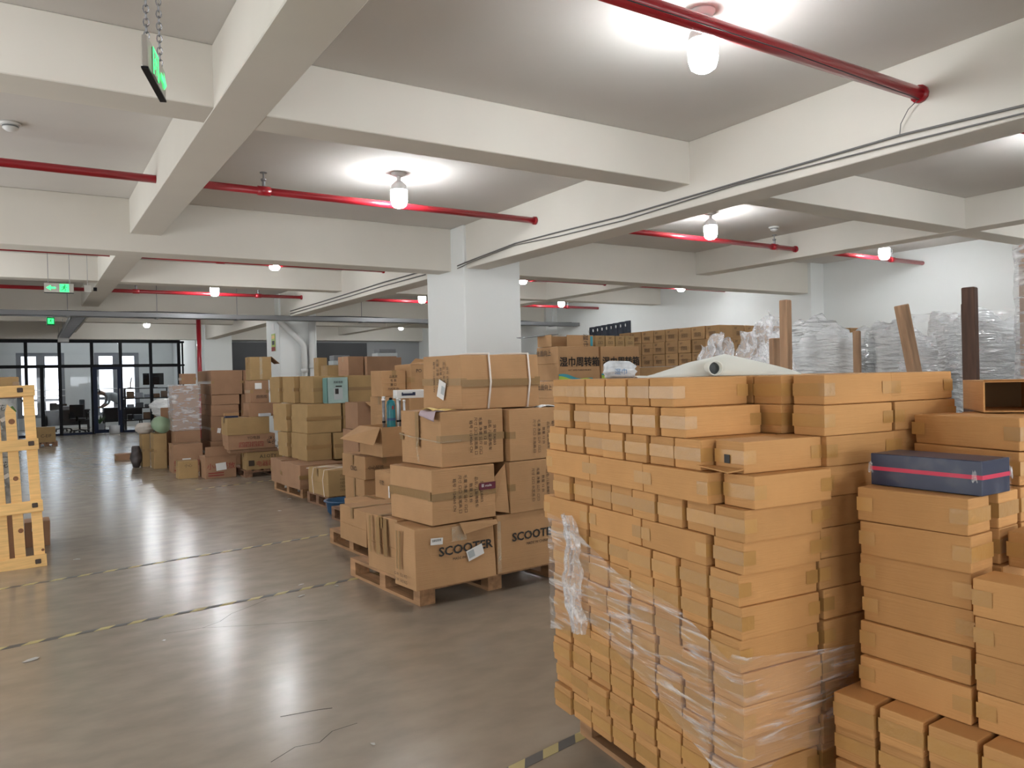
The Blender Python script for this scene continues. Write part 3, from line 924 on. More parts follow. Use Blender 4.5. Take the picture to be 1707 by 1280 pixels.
crack([(.68, 5.16), (.90, 5.13), (1.02, 5.2), (1.12, 5.33), (1.28, 5.43), (1.40, 5.52)], 'thin crack in the concrete floor')
crack([(.90, 5.13), (1.2, 4.98), (1.6, 4.8)], 'thin crack in the concrete floor')
crack([(.80, 3.15), (.92, 3.22), (1.02, 3.2), (1.10, 3.27), (1.22, 3.28)], 'thin crack in the concrete floor')
crack([(0.95, 3.55), (1.12, 3.52), (1.18, 3.50)], 'scratch in the concrete floor', .008)
# ================================================================== THINGS
def pallet(lab, p, a, w, d, h=0.14, m='pallet', boards=7, group='wooden pallets'):
    """p = corner nearest the camera; blocks and boards, all separate parts"""
    t = empty('pallet', (p[0], p[1], 0), R(a))
    bl = .022
    bw = w / boards * .74
    # deck boards run along v (depth)
    for k in range(boards):
        x = k * (w - bw) / (boards - 1)
        MB().box(x, x + bw, 0, d, h - bl, h).build('deck_board', M[m], t)
    for y in (0, d / 2 - .045, d - .09):
        MB().box(0, w, y, y + .09, h - 2 * bl, h - bl).build('stringer_board', M[m], t)
    for x in (0, w / 2 - .06, w - .12):
        MB().box(x, x + .12, 0, d, 0, bl).build('bottom_board', M[m], t)
        for y in (0, d / 2 - .045, d - .09):
            MB().box(x, x + .12, y, y + .09, bl, h - 2 * bl).build('block', M[m], t)
    return tag(t, lab, 'pallet', group)

def uv(K, a, u, v, z):
    c, s = math.cos(R(a)), math.sin(R(a))
    return (K[0] + u * c - v * s, K[1] + u * s + v * c, z)

# ------------------------------------------------------------------ front wrapped stack of small cartons
rn = random.Random(11)
KF, AF = (1.785, 1.570), -5.0
BW, BD, BH = .335, .1285, .0992
LH = .0995
pallet('wooden pallet under the film-wrapped front stack of small cartons', uv(KF, AF, .10, .06, 0), AF, .93, 1.0)
GF = 'small cartons of the wrapped front stack'
def fbox(row, u, v, lab, axis='x', rot=0.0, tilt=None):
    z = 1.533 - LH * row
    p = uv(KF, AF, u + rn.uniform(-.006, .006), v, z)
    w, d = (BW, BD) if axis == 'x' else (BD, BW)
    return carton(lab, p, AF + rot + rn.uniform(-.5, .5), w, d, BH, 'kraft', 'lay', axis, rn.randrange(6), GF, 'tape', wid=.042, share=(w, d, BH), bulge=.0011, name='small_carton')
starts = {1: (.285, 6, .1325), 2: (.223, 6, .1405), 3: (.150, 7, .137), 5: (-.035, 8, .1395)}
for row in range(1, 15):
    rw = ORD[row]
    if row in (4, 6):
        fbox(row, .035 if row == 4 else 0.008, -.046 if row == 4 else -.02, f'end carton at the near corner, {rw} row from top, wrapped front stack')
        for k in range(3):
            fbox(row, -.010 if row == 4 else -.006, (.100 if row == 4 else .128) + k * .339,
                 f'carton lying long side out, {ORD[k + 1]} from near corner, {rw} row of wrapped front stack', 'y')
    else:
        v0, n, pitch = starts.get(row, (rn.uniform(-.012, .0), 8, rn.uniform(.1375, .1405)))
        for k in range(n):
            kk = k + (1 if row == 3 else 0)
            fbox(row, rn.uniform(-.004, .010), v0 + k * pitch + rn.uniform(-.004, .004),
                 f'small carton, {ORD[kk + 1]} from near corner, {rw} row from top, wrapped front stack')
    # second and third columns of the right-hand face
    fbox(row, (.392, .375, .385)[row - 1] if row < 4 else .365 + rn.uniform(-.012, .008), (.0, -.02, -.015)[row - 1] if row < 4 else rn.uniform(-.012, .0), f'long side carton in the middle of the right face, {rw} row, wrapped front stack')
    if row < 4:
        for k in range(1, 7 if row == 1 else 3):
            fbox(row, .362, .145 + (k - 1) * .134, f'carton set {ORD[k]} behind the middle right face, {rw} row, wrapped front stack')
    fbox(row, (.732, .726, .722)[row - 1] if row < 4 else .712 + rn.uniform(-.008, .008), (.0, -.01, 0)[row - 1] if row < 4 else rn.uniform(-.01, .0), f'long side carton at the far right end, {rw} row, wrapped front stack')
    if row < 2:
        for k in range(1, 7):
            fbox(row, .704, .14 + (k - 1) * .134, f'carton set {ORD[k]} behind the far right end, {rw} row, wrapped front stack')
# the slid-out carton of the third row with its loose flap and square mark
o = carton('carton slid out at the near corner, with a loose flap and a black square mark', uv(KF, AF, .052, .012, 1.2345), AF - 1, BW, BD, BH, 'kraft', 'lay', 'x', 3, GF, 'tape', wid=.042)
put_patch(o, (BW, BD, BH), 'L', -.005, .042, .024, .027, 'ink', name='square_mark')
fl = MB().quad((-BW / 2 - .002, BD / 2, .012), (-BW / 2 - .002, -BD / 2, .012), (-BW / 2 - .045, -BD / 2 + .02, -.008 + .012), (-BW / 2 - .06, BD / 2 + .02, .004 + .012)).build('carton_flap', M['kraft'], o)
md = fl.modifiers.new('thickness', 'SOLIDIFY'); md.thickness = .004

# stretch film around the lower rows
def ff(u, v):      # u runs from the far left edge round the near corner onto the right face
    s = u * 1.62
    zt = 0.965 - .28 * min(1, s / 1.13) + .02 * math.sin(s * 9)
    zb = 0.40 + .17 * math.sin(s * 2.6 + 1.0) if s < 1.13 else .36 + .02 * math.sin(s * 20)
    if s < .25: zb = .52 - (.25 - s) * .2
    if s > 1.13: zt = .70 - (s - 1.13) * .10
    z = zb + (zt - zb) * v
    off = .017 + .004 * wob(s, z, z * 2, 2.0)
    if s < 1.135:
        q = uv(KF, AF, -off, 1.095 - s * (1.095 / 1.135), z)
    else:
        q = uv(KF, AF, s - 1.135 - .012, -.02 - off, z)
    return q
o = sheet(ff, 96, 22).build('stretch_film', M['film'], smooth=True)
tag(o, 'clear stretch film wound around the lower half of the front stack', 'plastic film')
def fold(u, v):
    z = .985 - .46 * v
    c = .20 + .02 * math.sin(v * 7) + .06 * v
    wd = .035 + .030 * math.sin(v * 2.6) ** 2
    ang_ = (u - .5) * 2
    return uv(KF, AF, -.022 - .030 * (1 - ang_ ** 2) - .008 * math.sin(u * 40 + v * 17), 1.115 - c - ang_ * wd - .006 * math.sin(v * 30), z)
o = sheet(fold, 18, 40).build('film_bunch', M['film_fold'], smooth=True)
tag(o, 'bunched hanging tail of stretch film on the front stack left face', 'plastic film')

# on top of the front stack: wipes packet, foam sheet over a tube
def bag(u, v):
    a = u * 2 * math.pi
    z = v
    sh = (math.sin(math.pi * min(1, max(0, z))) ** .35)
    w_, d_, h_ = .062, .028, .062
    cz = .10 + .9 * z
    r = abs(math.cos(a)) ** .55 * math.copysign(1, math.cos(a)), abs(math.sin(a)) ** .55 * math.copysign(1, math.sin(a))
    return (r[0] * w_ * (.75 + .25 * sh) + .004 * wob(u * 3, v * 3, 0, 1), r[1] * d_ * sh + .003 * wob(v * 4, u * 5, 1, 1), h_ * z * (1 + .12 * math.cos(a + 2.2)))
t = empty('wipes_packet', uv(KF, AF, .12, .74, 1.533), R(-33))
sheet(bag, 24, 12).build('plastic_pouch', mat('pouch_print', (.62, .66, .70), rough=.22, spec=.6, noise=.25, nscale=22, bump=.5, bscale=30), t, smooth=True)
me = text_mesh('\u6e7f\u5dfe', .026)
q = new_obj('lettering', me.copy(), None, t, (.0, -.034, .024), rot=(R(90), 0, 0))
q.data.materials.append(mat('blue_print', (.06, .20, .42), rough=.4))
tag(t, 'crinkled white and blue wipes packet lying on the front stack', 'packet')
t = empty('foam_sheet', uv(KF, AF, .46, .57, 1.533), R(-37))
def fo(u, v):
    x = (u - .5) * .62
    rdg = max(0.02, 1 - abs(x - .03) / .30) ** .85
    H_ = .088 * rdg
    if v < .3:
        k = v / .3
        return (x, -.06 - .02 * rdg + .06 * k, .002 + H_ * k)
    k = (v - .3) / .7
    return (x, k * .26, .002 + H_ * (1 - .6 * k) + .003 * math.sin(u * 19 + v * 4))
o = sheet(fo, 40, 14).build('draped_sheet', M['foam'], t, smooth=True)
md = o.modifiers.new('thickness', 'SOLIDIFY'); md.thickness = .005
tag(t, 'white foam sheet draped over a tube on the front stack', 'foam sheet')
tb = MB()
n = 24
for s_ in (0, 1):
    pass
ring = [(.029, -.10), (.029, .085), (.024, .085), (.024, -.10), (.029, -.10)]
tb.lathe(ring[:-1], n)
tb.f = tb.f[:-2] if len(tb.f[-1]) > 4 else tb.f
for j in range(n):
    tb.f.append((j, (j + 1) % n, 3 * n + (j + 1) % n, 3 * n + j))
o = tb.build('cardboard_tube', M['foam'], loc=uv(KF, AF, .415, .545, 1.533 + .030), rot=(R(90), 0, R(-37)), smooth=True)
c = MB().lathe([(0, .03), (.0238, .03)], 20).build('tube_core', M['office_grey'], o)  # grey disc in the bore stands in for the shade of the hollow
tag(o, 'white hollow tube lying under the foam sheet', 'tube')

# ------------------------------------------------------------------ right-hand stack of small cartons
KG, AG = (2.168, 1.081), 1.9
GG = 'small cartons of the right-hand stack'
GH = .1033
pallet('wooden pallet under the right-hand stack below the navy box', uv(KG, AG, -.06, -.62, 0), AG, 1.1, 1.0, .15)
def gbox(row, u, v, lab, axis='y', rot=0.0):
    z = 1.185 - GH * row
    p = uv(KG, AG, u + rn.uniform(-.004, .004), v, z)
    w, d = (BW, BD) if axis == 'x' else (BD, .325)
    return carton(lab, p, AG + rot + rn.uniform(-.6, .6), w, d, GH - .0006, 'kraft', 'lay', axis, rn.randrange(6), GG, 'tape', wid=.042, bulge=.0011, share=(w, d, GH - .0006), name='small_carton')
offs = (0, -.004, .006, .010, -.004, -.014)
for row in range(1, 7):
    rw = ORD[row]
    gbox(row, offs[row - 1], .006 * (row % 2), f'long carton in the {rw} row below the navy box, right-hand stack')
    if row < 3:
        for k in range(1, 5):
            gbox(row, .025 + .142 * k, 0.0, f'carton end {ORD[k]} to the right of the navy box column, {rw} row')
    else:
        gbox(row, -.040 + .004 * row, -.338, f'long carton at the right picture edge, {rw} row of the right-hand stack')
gbox(2, .165, -.345, 'carton on the right edge step beside the navy box, right-hand stack')
for row in range(7, 11):
    for k in range(5):
        gbox(row, -.100 + (.018 if row % 2 == 0 else 0), .232 - k * .1415 + (.008 if row % 2 == 0 else 0), f'carton end {ORD[k + 1]} from the left, {ORD[row - 6]} of the bottom rows, right-hand stack', 'x')
zc = 1.185 - GH * 6
carton('big plain carton in the core of the right-hand stack', uv(KG, AG, .245, -.30, .1505), AG, .62, .62, zc - .1515, 'kraft', None, 'x', 7, None)
carton('second big plain carton in the core of the right-hand stack', uv(KG, AG, .150, -.02, zc), AG, .70, .33, 1.185 - GH * 2 - zc - .001, 'kraft', None, 'x', 8, None)
# two cartons behind the navy box and the open one on top
for k, (z, dx) in enumerate(((1.289, .0), (1.1862, -.012))):
    carton(('upper' if k == 0 else 'lower') + ' of two long cartons stacked behind the navy box', (2.508 + dx, 1.105 - .004 * k, z), -10.4, BD + .05, .375, .1022, 'kraft', 'lay', 'y', 2 + k, GG, 'tape', wid=.042)
    carton(('upper' if k == 0 else 'lower') + ' carton behind the pair at the navy box, under the open carton', (2.70 + dx, 1.07, z), -10.4, .36, .35, .1022, 'kraft', 'lay', 'y', 4 + k, GG, 'tape', wid=.042)
t = empty('open_carton', (2.70, 1.30, 1.3925), R(-52))
w_, d_, h_, th = .19, .30, .105, .005
mb = MB().box(0, w_, 0, d_, 0, th); mb.build('bottom_panel', M['kraft'], t)
MB().box(0, th, 0, d_, th, h_ - th).build('side_panel', M['kraft'], t)
MB().box(w_ - th, w_, 0, d_, th, h_ - th).build('side_panel', M['kraft'], t)
MB().box(0, w_, 0, d_, h_ - th, h_).build('top_panel', M['kraft'], t)
MB().box(th, w_ - th, d_ - th, d_, th, h_ - th).build('back_panel', M['inside'], t)
MB().quad((0, 0, h_ - .002), (w_, 0, h_ - .002), (w_, -.012, h_ + .004), (0, -.008, h_ + .003)).build('top_flap', M['kraft'], t)
tag(t, 'empty carton with its open dark end facing left, top right', 'box')
# navy gift box with pink ribbon
nb_a = .3
t = empty('gift_box', (2.23, 1.08, 1.1852), R(nb_a))
o = MB().box(0, .158, 0, .330, 0, .098).build('box_body', M['navy'], t)
bev_mesh(o.data, .002, 1)
e = .0012
rb = MB().box(-e, .158 + e, -e, .330 + e, .046, .058).build('pink_ribbon', M['pink'], t)
for cx, cy in ((0, .33), (.0, .02), (.158, .0)):
    o = sheet(lambda u, v, cx=cx, cy=cy: (cx + (.007 + .004 * math.sin(u * 9)) * math.cos(u * 6.28) * (1 - .5 * v), cy + .008 * math.sin(u * 6.28) * (1 - .4 * v), .040 + .030 * v + .004 * math.sin(u * 25)), 16, 6).build('film_crinkle', M['film_fold'], t)
o = MB().box(-.0022, .1602, -.0022, .3322, .0004, .0996).build('clear_wrap', film_mat('shrink_wrap', .01, .07, stretch=(20, 20, 20)), t)
tag(t, 'navy blue gift box with a pink ribbon and clear wrap', 'gift box')

# ------------------------------------------------------------------ scooter pallet
pallet('wooden pallet under the SCOOTER cartons', (2.215, 4.70), 4.3, 1.25, 1.10, .14, 'pallet', 8)
GS = 'large cartons of the scooter stack'
def marks(o, dim, face, px, pz, cols, size=.030, step=.046, m='ink_brown'):
    for k, s in enumerate(cols):
        put_text(o, dim, face, s, px + k * step, pz, size, m, roll=-math.pi / 2, name='printed_line')
LN = ['\u7bb1\u53f7 1124060 CN', '\u5c3a\u5bf8 \u53e3\u53e3 \u957f\u5bbd\u9ad8 \u53e3', '\u6bdb\u91cd \u51c0\u91cd \u516c\u65a4 \u53e3\u53e3', '\u6570\u91cf 12 \u53f0', '\u54c1\u540d \u513f\u7ae5\u6ed1\u677f\u8f66', '\u8d27\u53f7 SX003']
d1 = (.656, .31, .418)
S1 = carton('crushed SCOOTER carton with white labels at the pallet corner', (2.121, 4.573, .1405), 4.3, *d1, 'kraft2', None, 'x', 21, GS, bulge=.008, dent=.010, seam=False)
put_text(S1, d1, 'F', 'SCOOTER', .075, .235, .085, 'ink', off=.010, sx=1.15, bold=.022)
put_text(S1, d1, 'F', 'MADE IN CHINA', .06, .175, .026, 'ink', off=.010)
sl = put_patch(S1, d1, 'F', .145, .195, .135, .075, 'white_label', roll=R(16), off=.016, name='shipping_label')
subpart(put_patch(S1, d1, 'F', .112, .190, .05, .05, 'grey_print', roll=R(16), off=.0172, name='printed_patch'), sl)
bl_ = put_patch(S1, d1, 'F', -.16, .315, .095, .045, 'white_label', roll=R(-4), off=.011, name='barcode_label')
for k in range(9):
    subpart(put_patch(S1, d1, 'F', -.193 + k * .008, .322, .0035, .016, 'ink', roll=R(-4), off=.0118, name='barcode_bar'), bl_)
put_text(S1, d1, 'L', 'G.W. 15.5 KG', -.02, .085, .030, 'ink_brown', off=.010)
put_text(S1, d1, 'L', 'N.W. 14.0 KG', -.02, .045, .030, 'ink_brown', off=.010)
fl = MB().quad((.02, -.166, .415), (.33, -.166, .40), (.33, -.186, .372), (.05, -.184, .335)).build('torn_flap', M['kraft2'], S1)
md = fl.modifiers.new('thickness', 'SOLIDIFY'); md.thickness = .005
put_patch(S1, d1, 'F', .02, .345, .12, .10, 'clear_tape', off=.012, name='clear_tape_strip')
for x in (-.07, -.03):
    put_patch(S1, d1, 'L', x, .25, .022, .26, 'tape2', off=.009, name='tape_strip')
d2 = (.72, .50, .422)
S2 = carton('upright SCOOTER carton half hidden by the front stack', (2.79, 4.62, .1405), 4.3, *d2, 'kraft2', None, 'x', 22, GS, bulge=.004, seam=False)
put_text(S2, d2, 'F', 'SCOOTER', -.02, .245, .085, 'ink', off=.006, sx=1.1, bold=.022)
put_text(S2, d2, 'F', 'MADE IN CHINA', .0, .185, .028, 'ink', off=.006)
put_patch(S2, d2, 'F', -.345, .20, .03, .36, 'clear_tape', off=.005, name='clear_tape_strip')
dB = (.57, .55, .418)
B2 = carton('bulging taped carton behind the crushed SCOOTER carton', (2.17, 4.92, .1405), 5.5, *dB, 'kraft2', 'top', 'x', 23, GS, 'tape2', wid=.06, bulge=.01, dent=.008)
for x, w__ in ((-.02, .05), (.09, .05), (-.14, .03)):
    put_patch(B2, dB, 'L', x, .27, w__, .27, 'tape2', off=.011, name='tape_strip')
d3 = (.539, .56, .376)
S3 = carton('large carton with a maroon label, second level of the scooter stack', (2.256, 4.566, .5605), 6, *d3, 'kraft2', 'lay', 'y', 24, GS, 'tape2', wid=.05, bulge=.004)
marks(S3, d3, 'F', -.09, .19, LN)
ml = put_patch(S3, d3, 'F', .19, .225, .14, .05, 'maroon', off=.007, name='maroon_label')
subpart(put_text(S3, d3, 'F', '\u5d4c made', .18, .228, .026, 'white_label', off=.0085), ml)
put_patch(S3, d3, 'L', .0, .20, .55, .055, 'tape2', off=.007, name='tape_strip')
d4 = (.533, .571, .384)
S4 = carton('large strapped carton with rotated print, third level of the scooter stack', (2.353, 4.611, .9385), 4, *d4, 'kraft2', 'lay', 'y', 25, GS, 'tape2', wid=.05, bulge=.005)
marks(S4, d4, 'F', -.02, .20, LN, .030, .040)
put_patch(S4, d4, 'L', -.02, .25, .05, .25, 'tape2', off=.007, name='tape_strip')
o = MB().tube([(-.272, .28, .21), (-.274, .1, .195), (-.276, -.1, .185), (-.274, -.284, .175), (-.1, -.292, .178)], .006, 6).build('plastic_strap', M['clear_tape'], S4)
o = MB().tube([(-.276, .0, .19), (-.278, .02, .12), (-.276, .0, .02)], .007, 6).build('plastic_strap', M['clear_tape'], S4)
d5 = (.70, .554, .392)
S5 = carton('topmost big carton tied with two white straps', (2.561, 4.685, 1.3235), 3, *d5, 'kraft2', 'lay', 'x', 26, GS, 'tape2', wid=.05, bulge=.005)
marks(S5, d5, 'L', -.09, .235, LN[:1] + LN[2:], .030, .048)
sl = put_patch(S5, d5, 'L', .02, .14, .10, .13, 'white_label', roll=R(-18), off=.008, name='shipping_label')
subpart(put_patch(S5, d5, 'L', .042, .135, .045, .06, 'grey_print', roll=R(-18), off=.0095, name='printed_patch'), sl)
put_patch(S5, d5, 'F', .0, .185, .69, .05, 'tape2', off=.0055, name='tape_strip')
for x in (-.115, .235):
    e = .008
    o = MB()
    hx_, hy_ = d5[0] / 2, d5[1] / 2
    o.tube([(x - .012, -hy_ - e, .0), (x + .012, -hy_ - e - .004, .19), (x, -hy_ - e, d5[2] + .002), (x - .02, 0, d5[2] + .008), (x, hy_ + e, d5[2]), (x, hy_ + e, .0)], .0075, 6)
    o.build('white_strap', M['strap'], S5, smooth=True)
d7 = (.62, .50, .374)
S7 = carton('carton with a bent flap, right column of the scooter stack', (2.895, 4.60, .5635), 4.3, *d7, 'kraft2', 'lay', 'x', 27, GS, 'tape2', bulge=.004)
marks(S7, d7, 'F', -.10, .19, LN[1:5], .028, .046)
fl = MB().quad((-.315, -.20, .36), (-.315, -.24, .01), (-.42, -.20, .03), (-.41, -.16, .24)).build('bent_flap', M['kraft2'], S7)
md = fl.modifiers.new('thickness', 'SOLIDIFY'); md.thickness = .005
d6 = (.62, .50, .376)
S6 = carton('upper carton, right column of the scooter stack, scribbled print', (2.905, 4.60, .9385), 4.3, *d6, 'kraft2', 'lay', 'x', 28, GS, 'tape2', bulge=.005)
marks(S6, d6, 'F', -.09, .17, LN[1:5] + LN[:1], .028, .044)
o = sheet(lambda u, v: (-.12 + .16 * u, -.03 + .10 * v, .385 + .012 * math.sin(u * 3.1) + .004 * math.sin(v * 12)), 10, 6).build('plastic_wad', M['white_wrap'], loc=(3.35, 4.72, .93), smooth=True)
md = o.modifiers.new('thickness', 'SOLIDIFY'); md.thickness = .006
tag(o, 'crumpled white plastic scrap on the right column of the scooter stack', 'plastic')
def lil(u, v):
    # lies on the carton top, then folds down over its left face
    s = v * .17
    y = 4.63 + .20 * u
    xe = 2.333 - .016 * u
    if s < .09: return (xe + .09 - s, y, 1.3262 + .003 * math.sin(u * 9))
    return (xe - .006 - .012 * math.sin((s - .09) * 30), y + .01 * math.sin(s * 40), 1.325 - (s - .09) * (.9 - .5 * u))
o = sheet(lil, 14, 16).build('lilac_sheet', M['pink_paper'], smooth=True)
md = o.modifiers.new('thickness', 'SOLIDIFY'); md.thickness = .0015
tag(o, 'lilac paper sheet folded over the carton edge', 'paper')
o = sheet(lambda u, v: (2.318 + .16 * v, 4.645 + .17 * u - .03 * v, 1.3285 + .016 * math.sin(u * 3.0) * (1 - v) + .004 * math.sin(v * 9)), 14, 8).build('yellow_sheet', M['yellow_paper'], smooth=True)
md = o.modifiers.new('thickness', 'SOLIDIFY'); md.thickness = .0015
tag(o, 'curled yellow paper sheet under the strapped carton', 'paper')
B3 = carton('taped small carton at the back left foot of the scooter stack', (2.60, 6.62, .1405), 3, .45, .50, .266, 'kraft2', 'top', 'y', 29, GS, 'tape2')
B4 = carton('low carton beside it with vertical tape behind the scooter stack', (2.36, 6.03, .1405), 3, .5, .56, .30, 'kraft2', 'top', 'x', 30, GS, 'tape2')
pallet('light wooden pallet behind the scooter stack', (2.46, 6.08), 3, 1.0, 1.0, .14, 'pallet', 7)

# ------------------------------------------------------------------ cartons between the scooter stack and the plain stack
GM = 'cartons stacked behind the scooter pallet'
pallet('wooden pallet under the two letter-printed cartons', (2.90, 7.30), 3, .95, 1.0, .14, 'pallet_dark')
def mbox(lab, p, a, w, d, h, seed, m='kraft2', style='top', axis='y', **k):
    return carton(lab, p, a, w, d, h, m, style, axis, seed, GM, 'tape2', **k)
dm = (.44, .53, .372)
o = mbox('lower letter-printed carton behind the scooter stack', (2.92, 7.464, .1405), 3, *dm, 41)
put_text(o, dm, 'F', 'CNO', -.02, .10, .07, 'ink_brown', off=.006); put_text(o, dm, 'L', 'CNO', .12, .17, .06, 'ink_brown', off=.006)
put_patch(o, dm, 'L', .02, .20, .035, .34, 'tape2', off=.006, name='tape_strip')
dm = (.44, .597, .244)
o = mbox('upper letter-printed carton with vertical tape, below the open carton', (2.919, 7.436, .5135), 3, *dm, 42)
put_text(o, dm, 'L', 'CNO', .02, .10, .07, 'ink', off=.006); put_text(o, dm, 'F', '\u5c0f\u5fc3\u8f7b\u653e', -.10, .12, .045, 'ink_brown', off=.006)
put_patch(o, dm, 'L', .0, .19, .035, .10, 'tape2', off=.006, name='tape_strip')
t = empty('open_carton', (3.012, 7.19, .7585), R(3))
w_, d_, h_ = .42, .542, .305
for (a_, b_, c_, e_) in ((0, .005, 0, d_), (w_ - .005, w_, 0, d_), (.005, w_ - .005, 0, .005), (.005, w_ - .005, d_ - .005, d_)):
    MB().box(a_, b_, c_, e_, 0, h_).build('side_panel', M['kraft2'], t)
MB().box(0, w_, 0, d_, .0, .005).build('bottom_panel', M['kraft2'], t)
MB().box(.01, w_ - .01, .01, d_ - .01, .255, .262).build('filling_board', M['kraft2'], t)
for q in (((0, .04, h_), (0, d_, h_), (-.20, d_ + .06, h_ - .13), (-.12, -.05, h_ - .17)),):
    fl = MB().quad(*q).build('carton_flap', M['kraft2'], t)
    md = fl.modifiers.new('thickness', 'SOLIDIFY'); md.thickness = .005
put_text(t, (0, 0, 0), 'F', '\u7384A', .30, .15, .07, 'ink_brown', off=.004)
put_text(t, (0, 0, 0), 'F', '\u5c0f\u5fc3\u8f7b\u653e', .30, .07, .035, 'ink_brown', off=.004)
tag(t, 'open carton with a flap hanging left, under the teal bottle', 'box')
d8 = (.40, .36, .26)
o = mbox('small carton with white slip between scooter stack and letter-printed cartons', (2.86, 6.62, .4075), 4, *d8, 43)
put_patch(o, d8, 'L', .13, .08, .03, .11, 'white_label', off=.006, name='paper_slip')
put_text(o, d8, 'L', '\u53f7\u6570', -.02, .15, .05, 'ink_brown', off=.006)
# teal bottle, tubes, printed packs on the open carton
zt = .7585 + .262
t = empty('air_pump', (3.19, 7.36, zt))
MB().lathe([(.045, 0), (.047, .03), (.047, .26), (.040, .30), (.02, .315)], 18).build('cylinder_body', M['teal'], t, smooth=True)
MB().lathe([(.049, .10), (.049, .125)], 18).build('dark_band', M['blue'], t)
MB().lathe([(.018, .31), (.018, .335), (.0, .34)], 12).build('cap', M['black'], t, smooth=True)
put_patch(t, (0, .095, 0), 'F', .0, .235, .02, .035, 'ink_red', off=.002, name='red_label')
tag(t, 'teal and blue cylinder standing on the open carton', 'cylinder')
for k, (x, y, r_, h_, mm) in enumerate(((3.10, 7.34, .016, .31, 'steel'), (3.135, 7.42, .014, .33, 'pvc'), (3.265, 7.36, .013, .31, 'pvc'), (3.30, 7.40, .018, .30, 'steel'), (3.34, 7.36, .012, .29, 'office_white'))):
    t = empty('metal_tube', (x, y, zt))
    MB().lathe([(r_, 0), (r_, h_)], 12).build('tube_body', M[mm], t, smooth=True)
    MB().lathe([(r_ * 1.25, h_), (r_ * 1.25, h_ + .02), (0, h_ + .022)], 12).build('end_cap', M['plastic_white'], t, smooth=True)
    MB().lathe([(r_ * 1.2, .08), (r_ * 1.2, .10)], 12).build('black_clip', M['black'], t)
    tag(t, ('grey tube leftmost beside the teal cylinder', 'white tube behind the teal cylinder', 'white tube right of the teal cylinder', 'grey tube second right of the teal cylinder', 'thin white tube rightmost beside the teal cylinder')[k], 'tube', 'tubes on the open carton')
d9 = (.12, .10, .02)
o = carton('small white printed packet left of the teal cylinder', (2.99, 7.5, zt), 20, *d9, 'kraft2', None, 'x', 44, None, name='white_packet')
o.data = o.data.copy(); o.data.materials[0] = M['office_white']
# pieces on the taller carton behind
pb = carton('dull carton behind the strapped carton, under the printed pack', (3.375, 7.85, .1405), 2, .58, .50, 1.215, 'kraft2', 'top', 'x', 45, GM, 'tape2')
dt = (.30, .30, .292)
o = mbox('carton printed with rows of faded text, left of the strapped carton', (3.322, 7.90, 1.3565), 2, *dt, 46)
for k, s in enumerate(('\u54c1\u540d\u8d27', '\u53f7 \u6570', '\u91cf \u53e3', 'MADE IN')):
    put_text(o, dt, 'F', s, -.01, .22 - k * .045, .034, 'ink_brown', off=.006)
dp = (.42, .30, .36)
o = carton('carton with torn flap and black marks left behind the strapped carton', (3.63, 7.80, 1.3565), 2, .44, .42, .36, 'kraft2', 'lay', 'x', 47, GM, 'tape2')
put_text(o, (.44, .42, .36), 'F', 'PO', -.12, .28, .055, 'ink', off=.006)
fl = MB().quad((-.22, -.21, .36), (.1, -.21, .36), (.05, -.2, .40), (-.16, -.22, .42)).build('torn_flap', M['kraft2'], o)
md = fl.modifiers.new('thickness', 'SOLIDIFY'); md.thickness = .005
dw = (.33, .10, .088)
o = carton('long white pack printed with a pump, beside the strapped carton', (3.27, 7.38, 1.345), 2, *dw, 'kraft2', None, 'x', 48, None, name='printed_pack')
o.data = o.data.copy(); o.data.materials[0] = M['white_label']
put_patch(o, dw, 'F', -.03, .045, .16, .035, 'navy', off=.003, name='pump_picture')
put_patch(o, dw, 'F', -.04, .058, .11, .014, 'office_white', off=.0045, name='pump_highlight')
sp = carton('brown box under the white printed pack', (3.40, 7.36, zt), 2, .22, .16, 1.344 - zt, 'kraft2', None, 'x', 49, GM)
# teal open carton further back
t = empty('open_carton', (3.456, 9.0, .93), R(2))
for (a_, b_, c_, e_) in ((0, .005, 0, .4), (.40, .405, 0, .4), (.005, .40, 0, .005), (.005, .40, .395, .4)):
    MB().box(a_, b_, c_, e_, 0, .34).build('side_panel', M['kraft3'], t)
MB().box(0, .405, 0, .4, 0, .005).build('bottom_panel', M['kraft3'], t)
fl = MB().quad((.10, -.002, .34), (.405, -.002, .34), (.40, -.10, .26), (.17, -.09, .25)).build('carton_flap', M['kraft2'], t)
md = fl.modifiers.new('thickness', 'SOLIDIFY'); md.thickness = .005
tag(t, 'reddish open carton with hanging front flap, right of the plain stack', 'box')
carton('tall reddish carton under the open one, right of the plain stack', (3.44, 8.98, 0), 2, .5, .5, .929, 'kraft3', None, 'x', 50, GM)

# ------------------------------------------------------------------ plain stack of big cartons
GN = 'plain big cartons of the middle stack'
pallet('wooden pallet under the plain middle stack', (3.04, 9.98), 3, 1.2, 1.15, .14, 'pallet')
def nbox(lab, p, w, d, h, seed, style='lay', axis='y', m='kraft4', a=3, **k):
    return carton(lab, p, a, w, d, h, m, style, axis, seed, GN, 'tape2', bulge=.005, **k)
nbox('bottom front carton of the plain middle stack', (2.947, 9.79, .1405), .60, .74, .318, 51, m='kraft3')
nbox('bottom rear carton of the plain middle stack', (2.925, 10.55, .1405), .60, .46, .335, 52, m='kraft3')
nbox('bottom right carton of the plain middle stack', (3.56, 9.86, .1405), .45, .6, .30, 53)
nbox('third level front carton of the plain middle stack', (3.177, 10.20, .4605), .36, .62, .370, 54)
nbox('third level right carton of the plain middle stack', (3.56, 10.18, .4605), .42, .62, .370, 55)
nbox('third level rear carton of the plain middle stack', (3.10, 10.86, .4765), .40, .40, .352, 56)
nbox('second level front carton with square corner, plain middle stack', (3.193, 10.21, .8325), .50, .62, .399, 57)
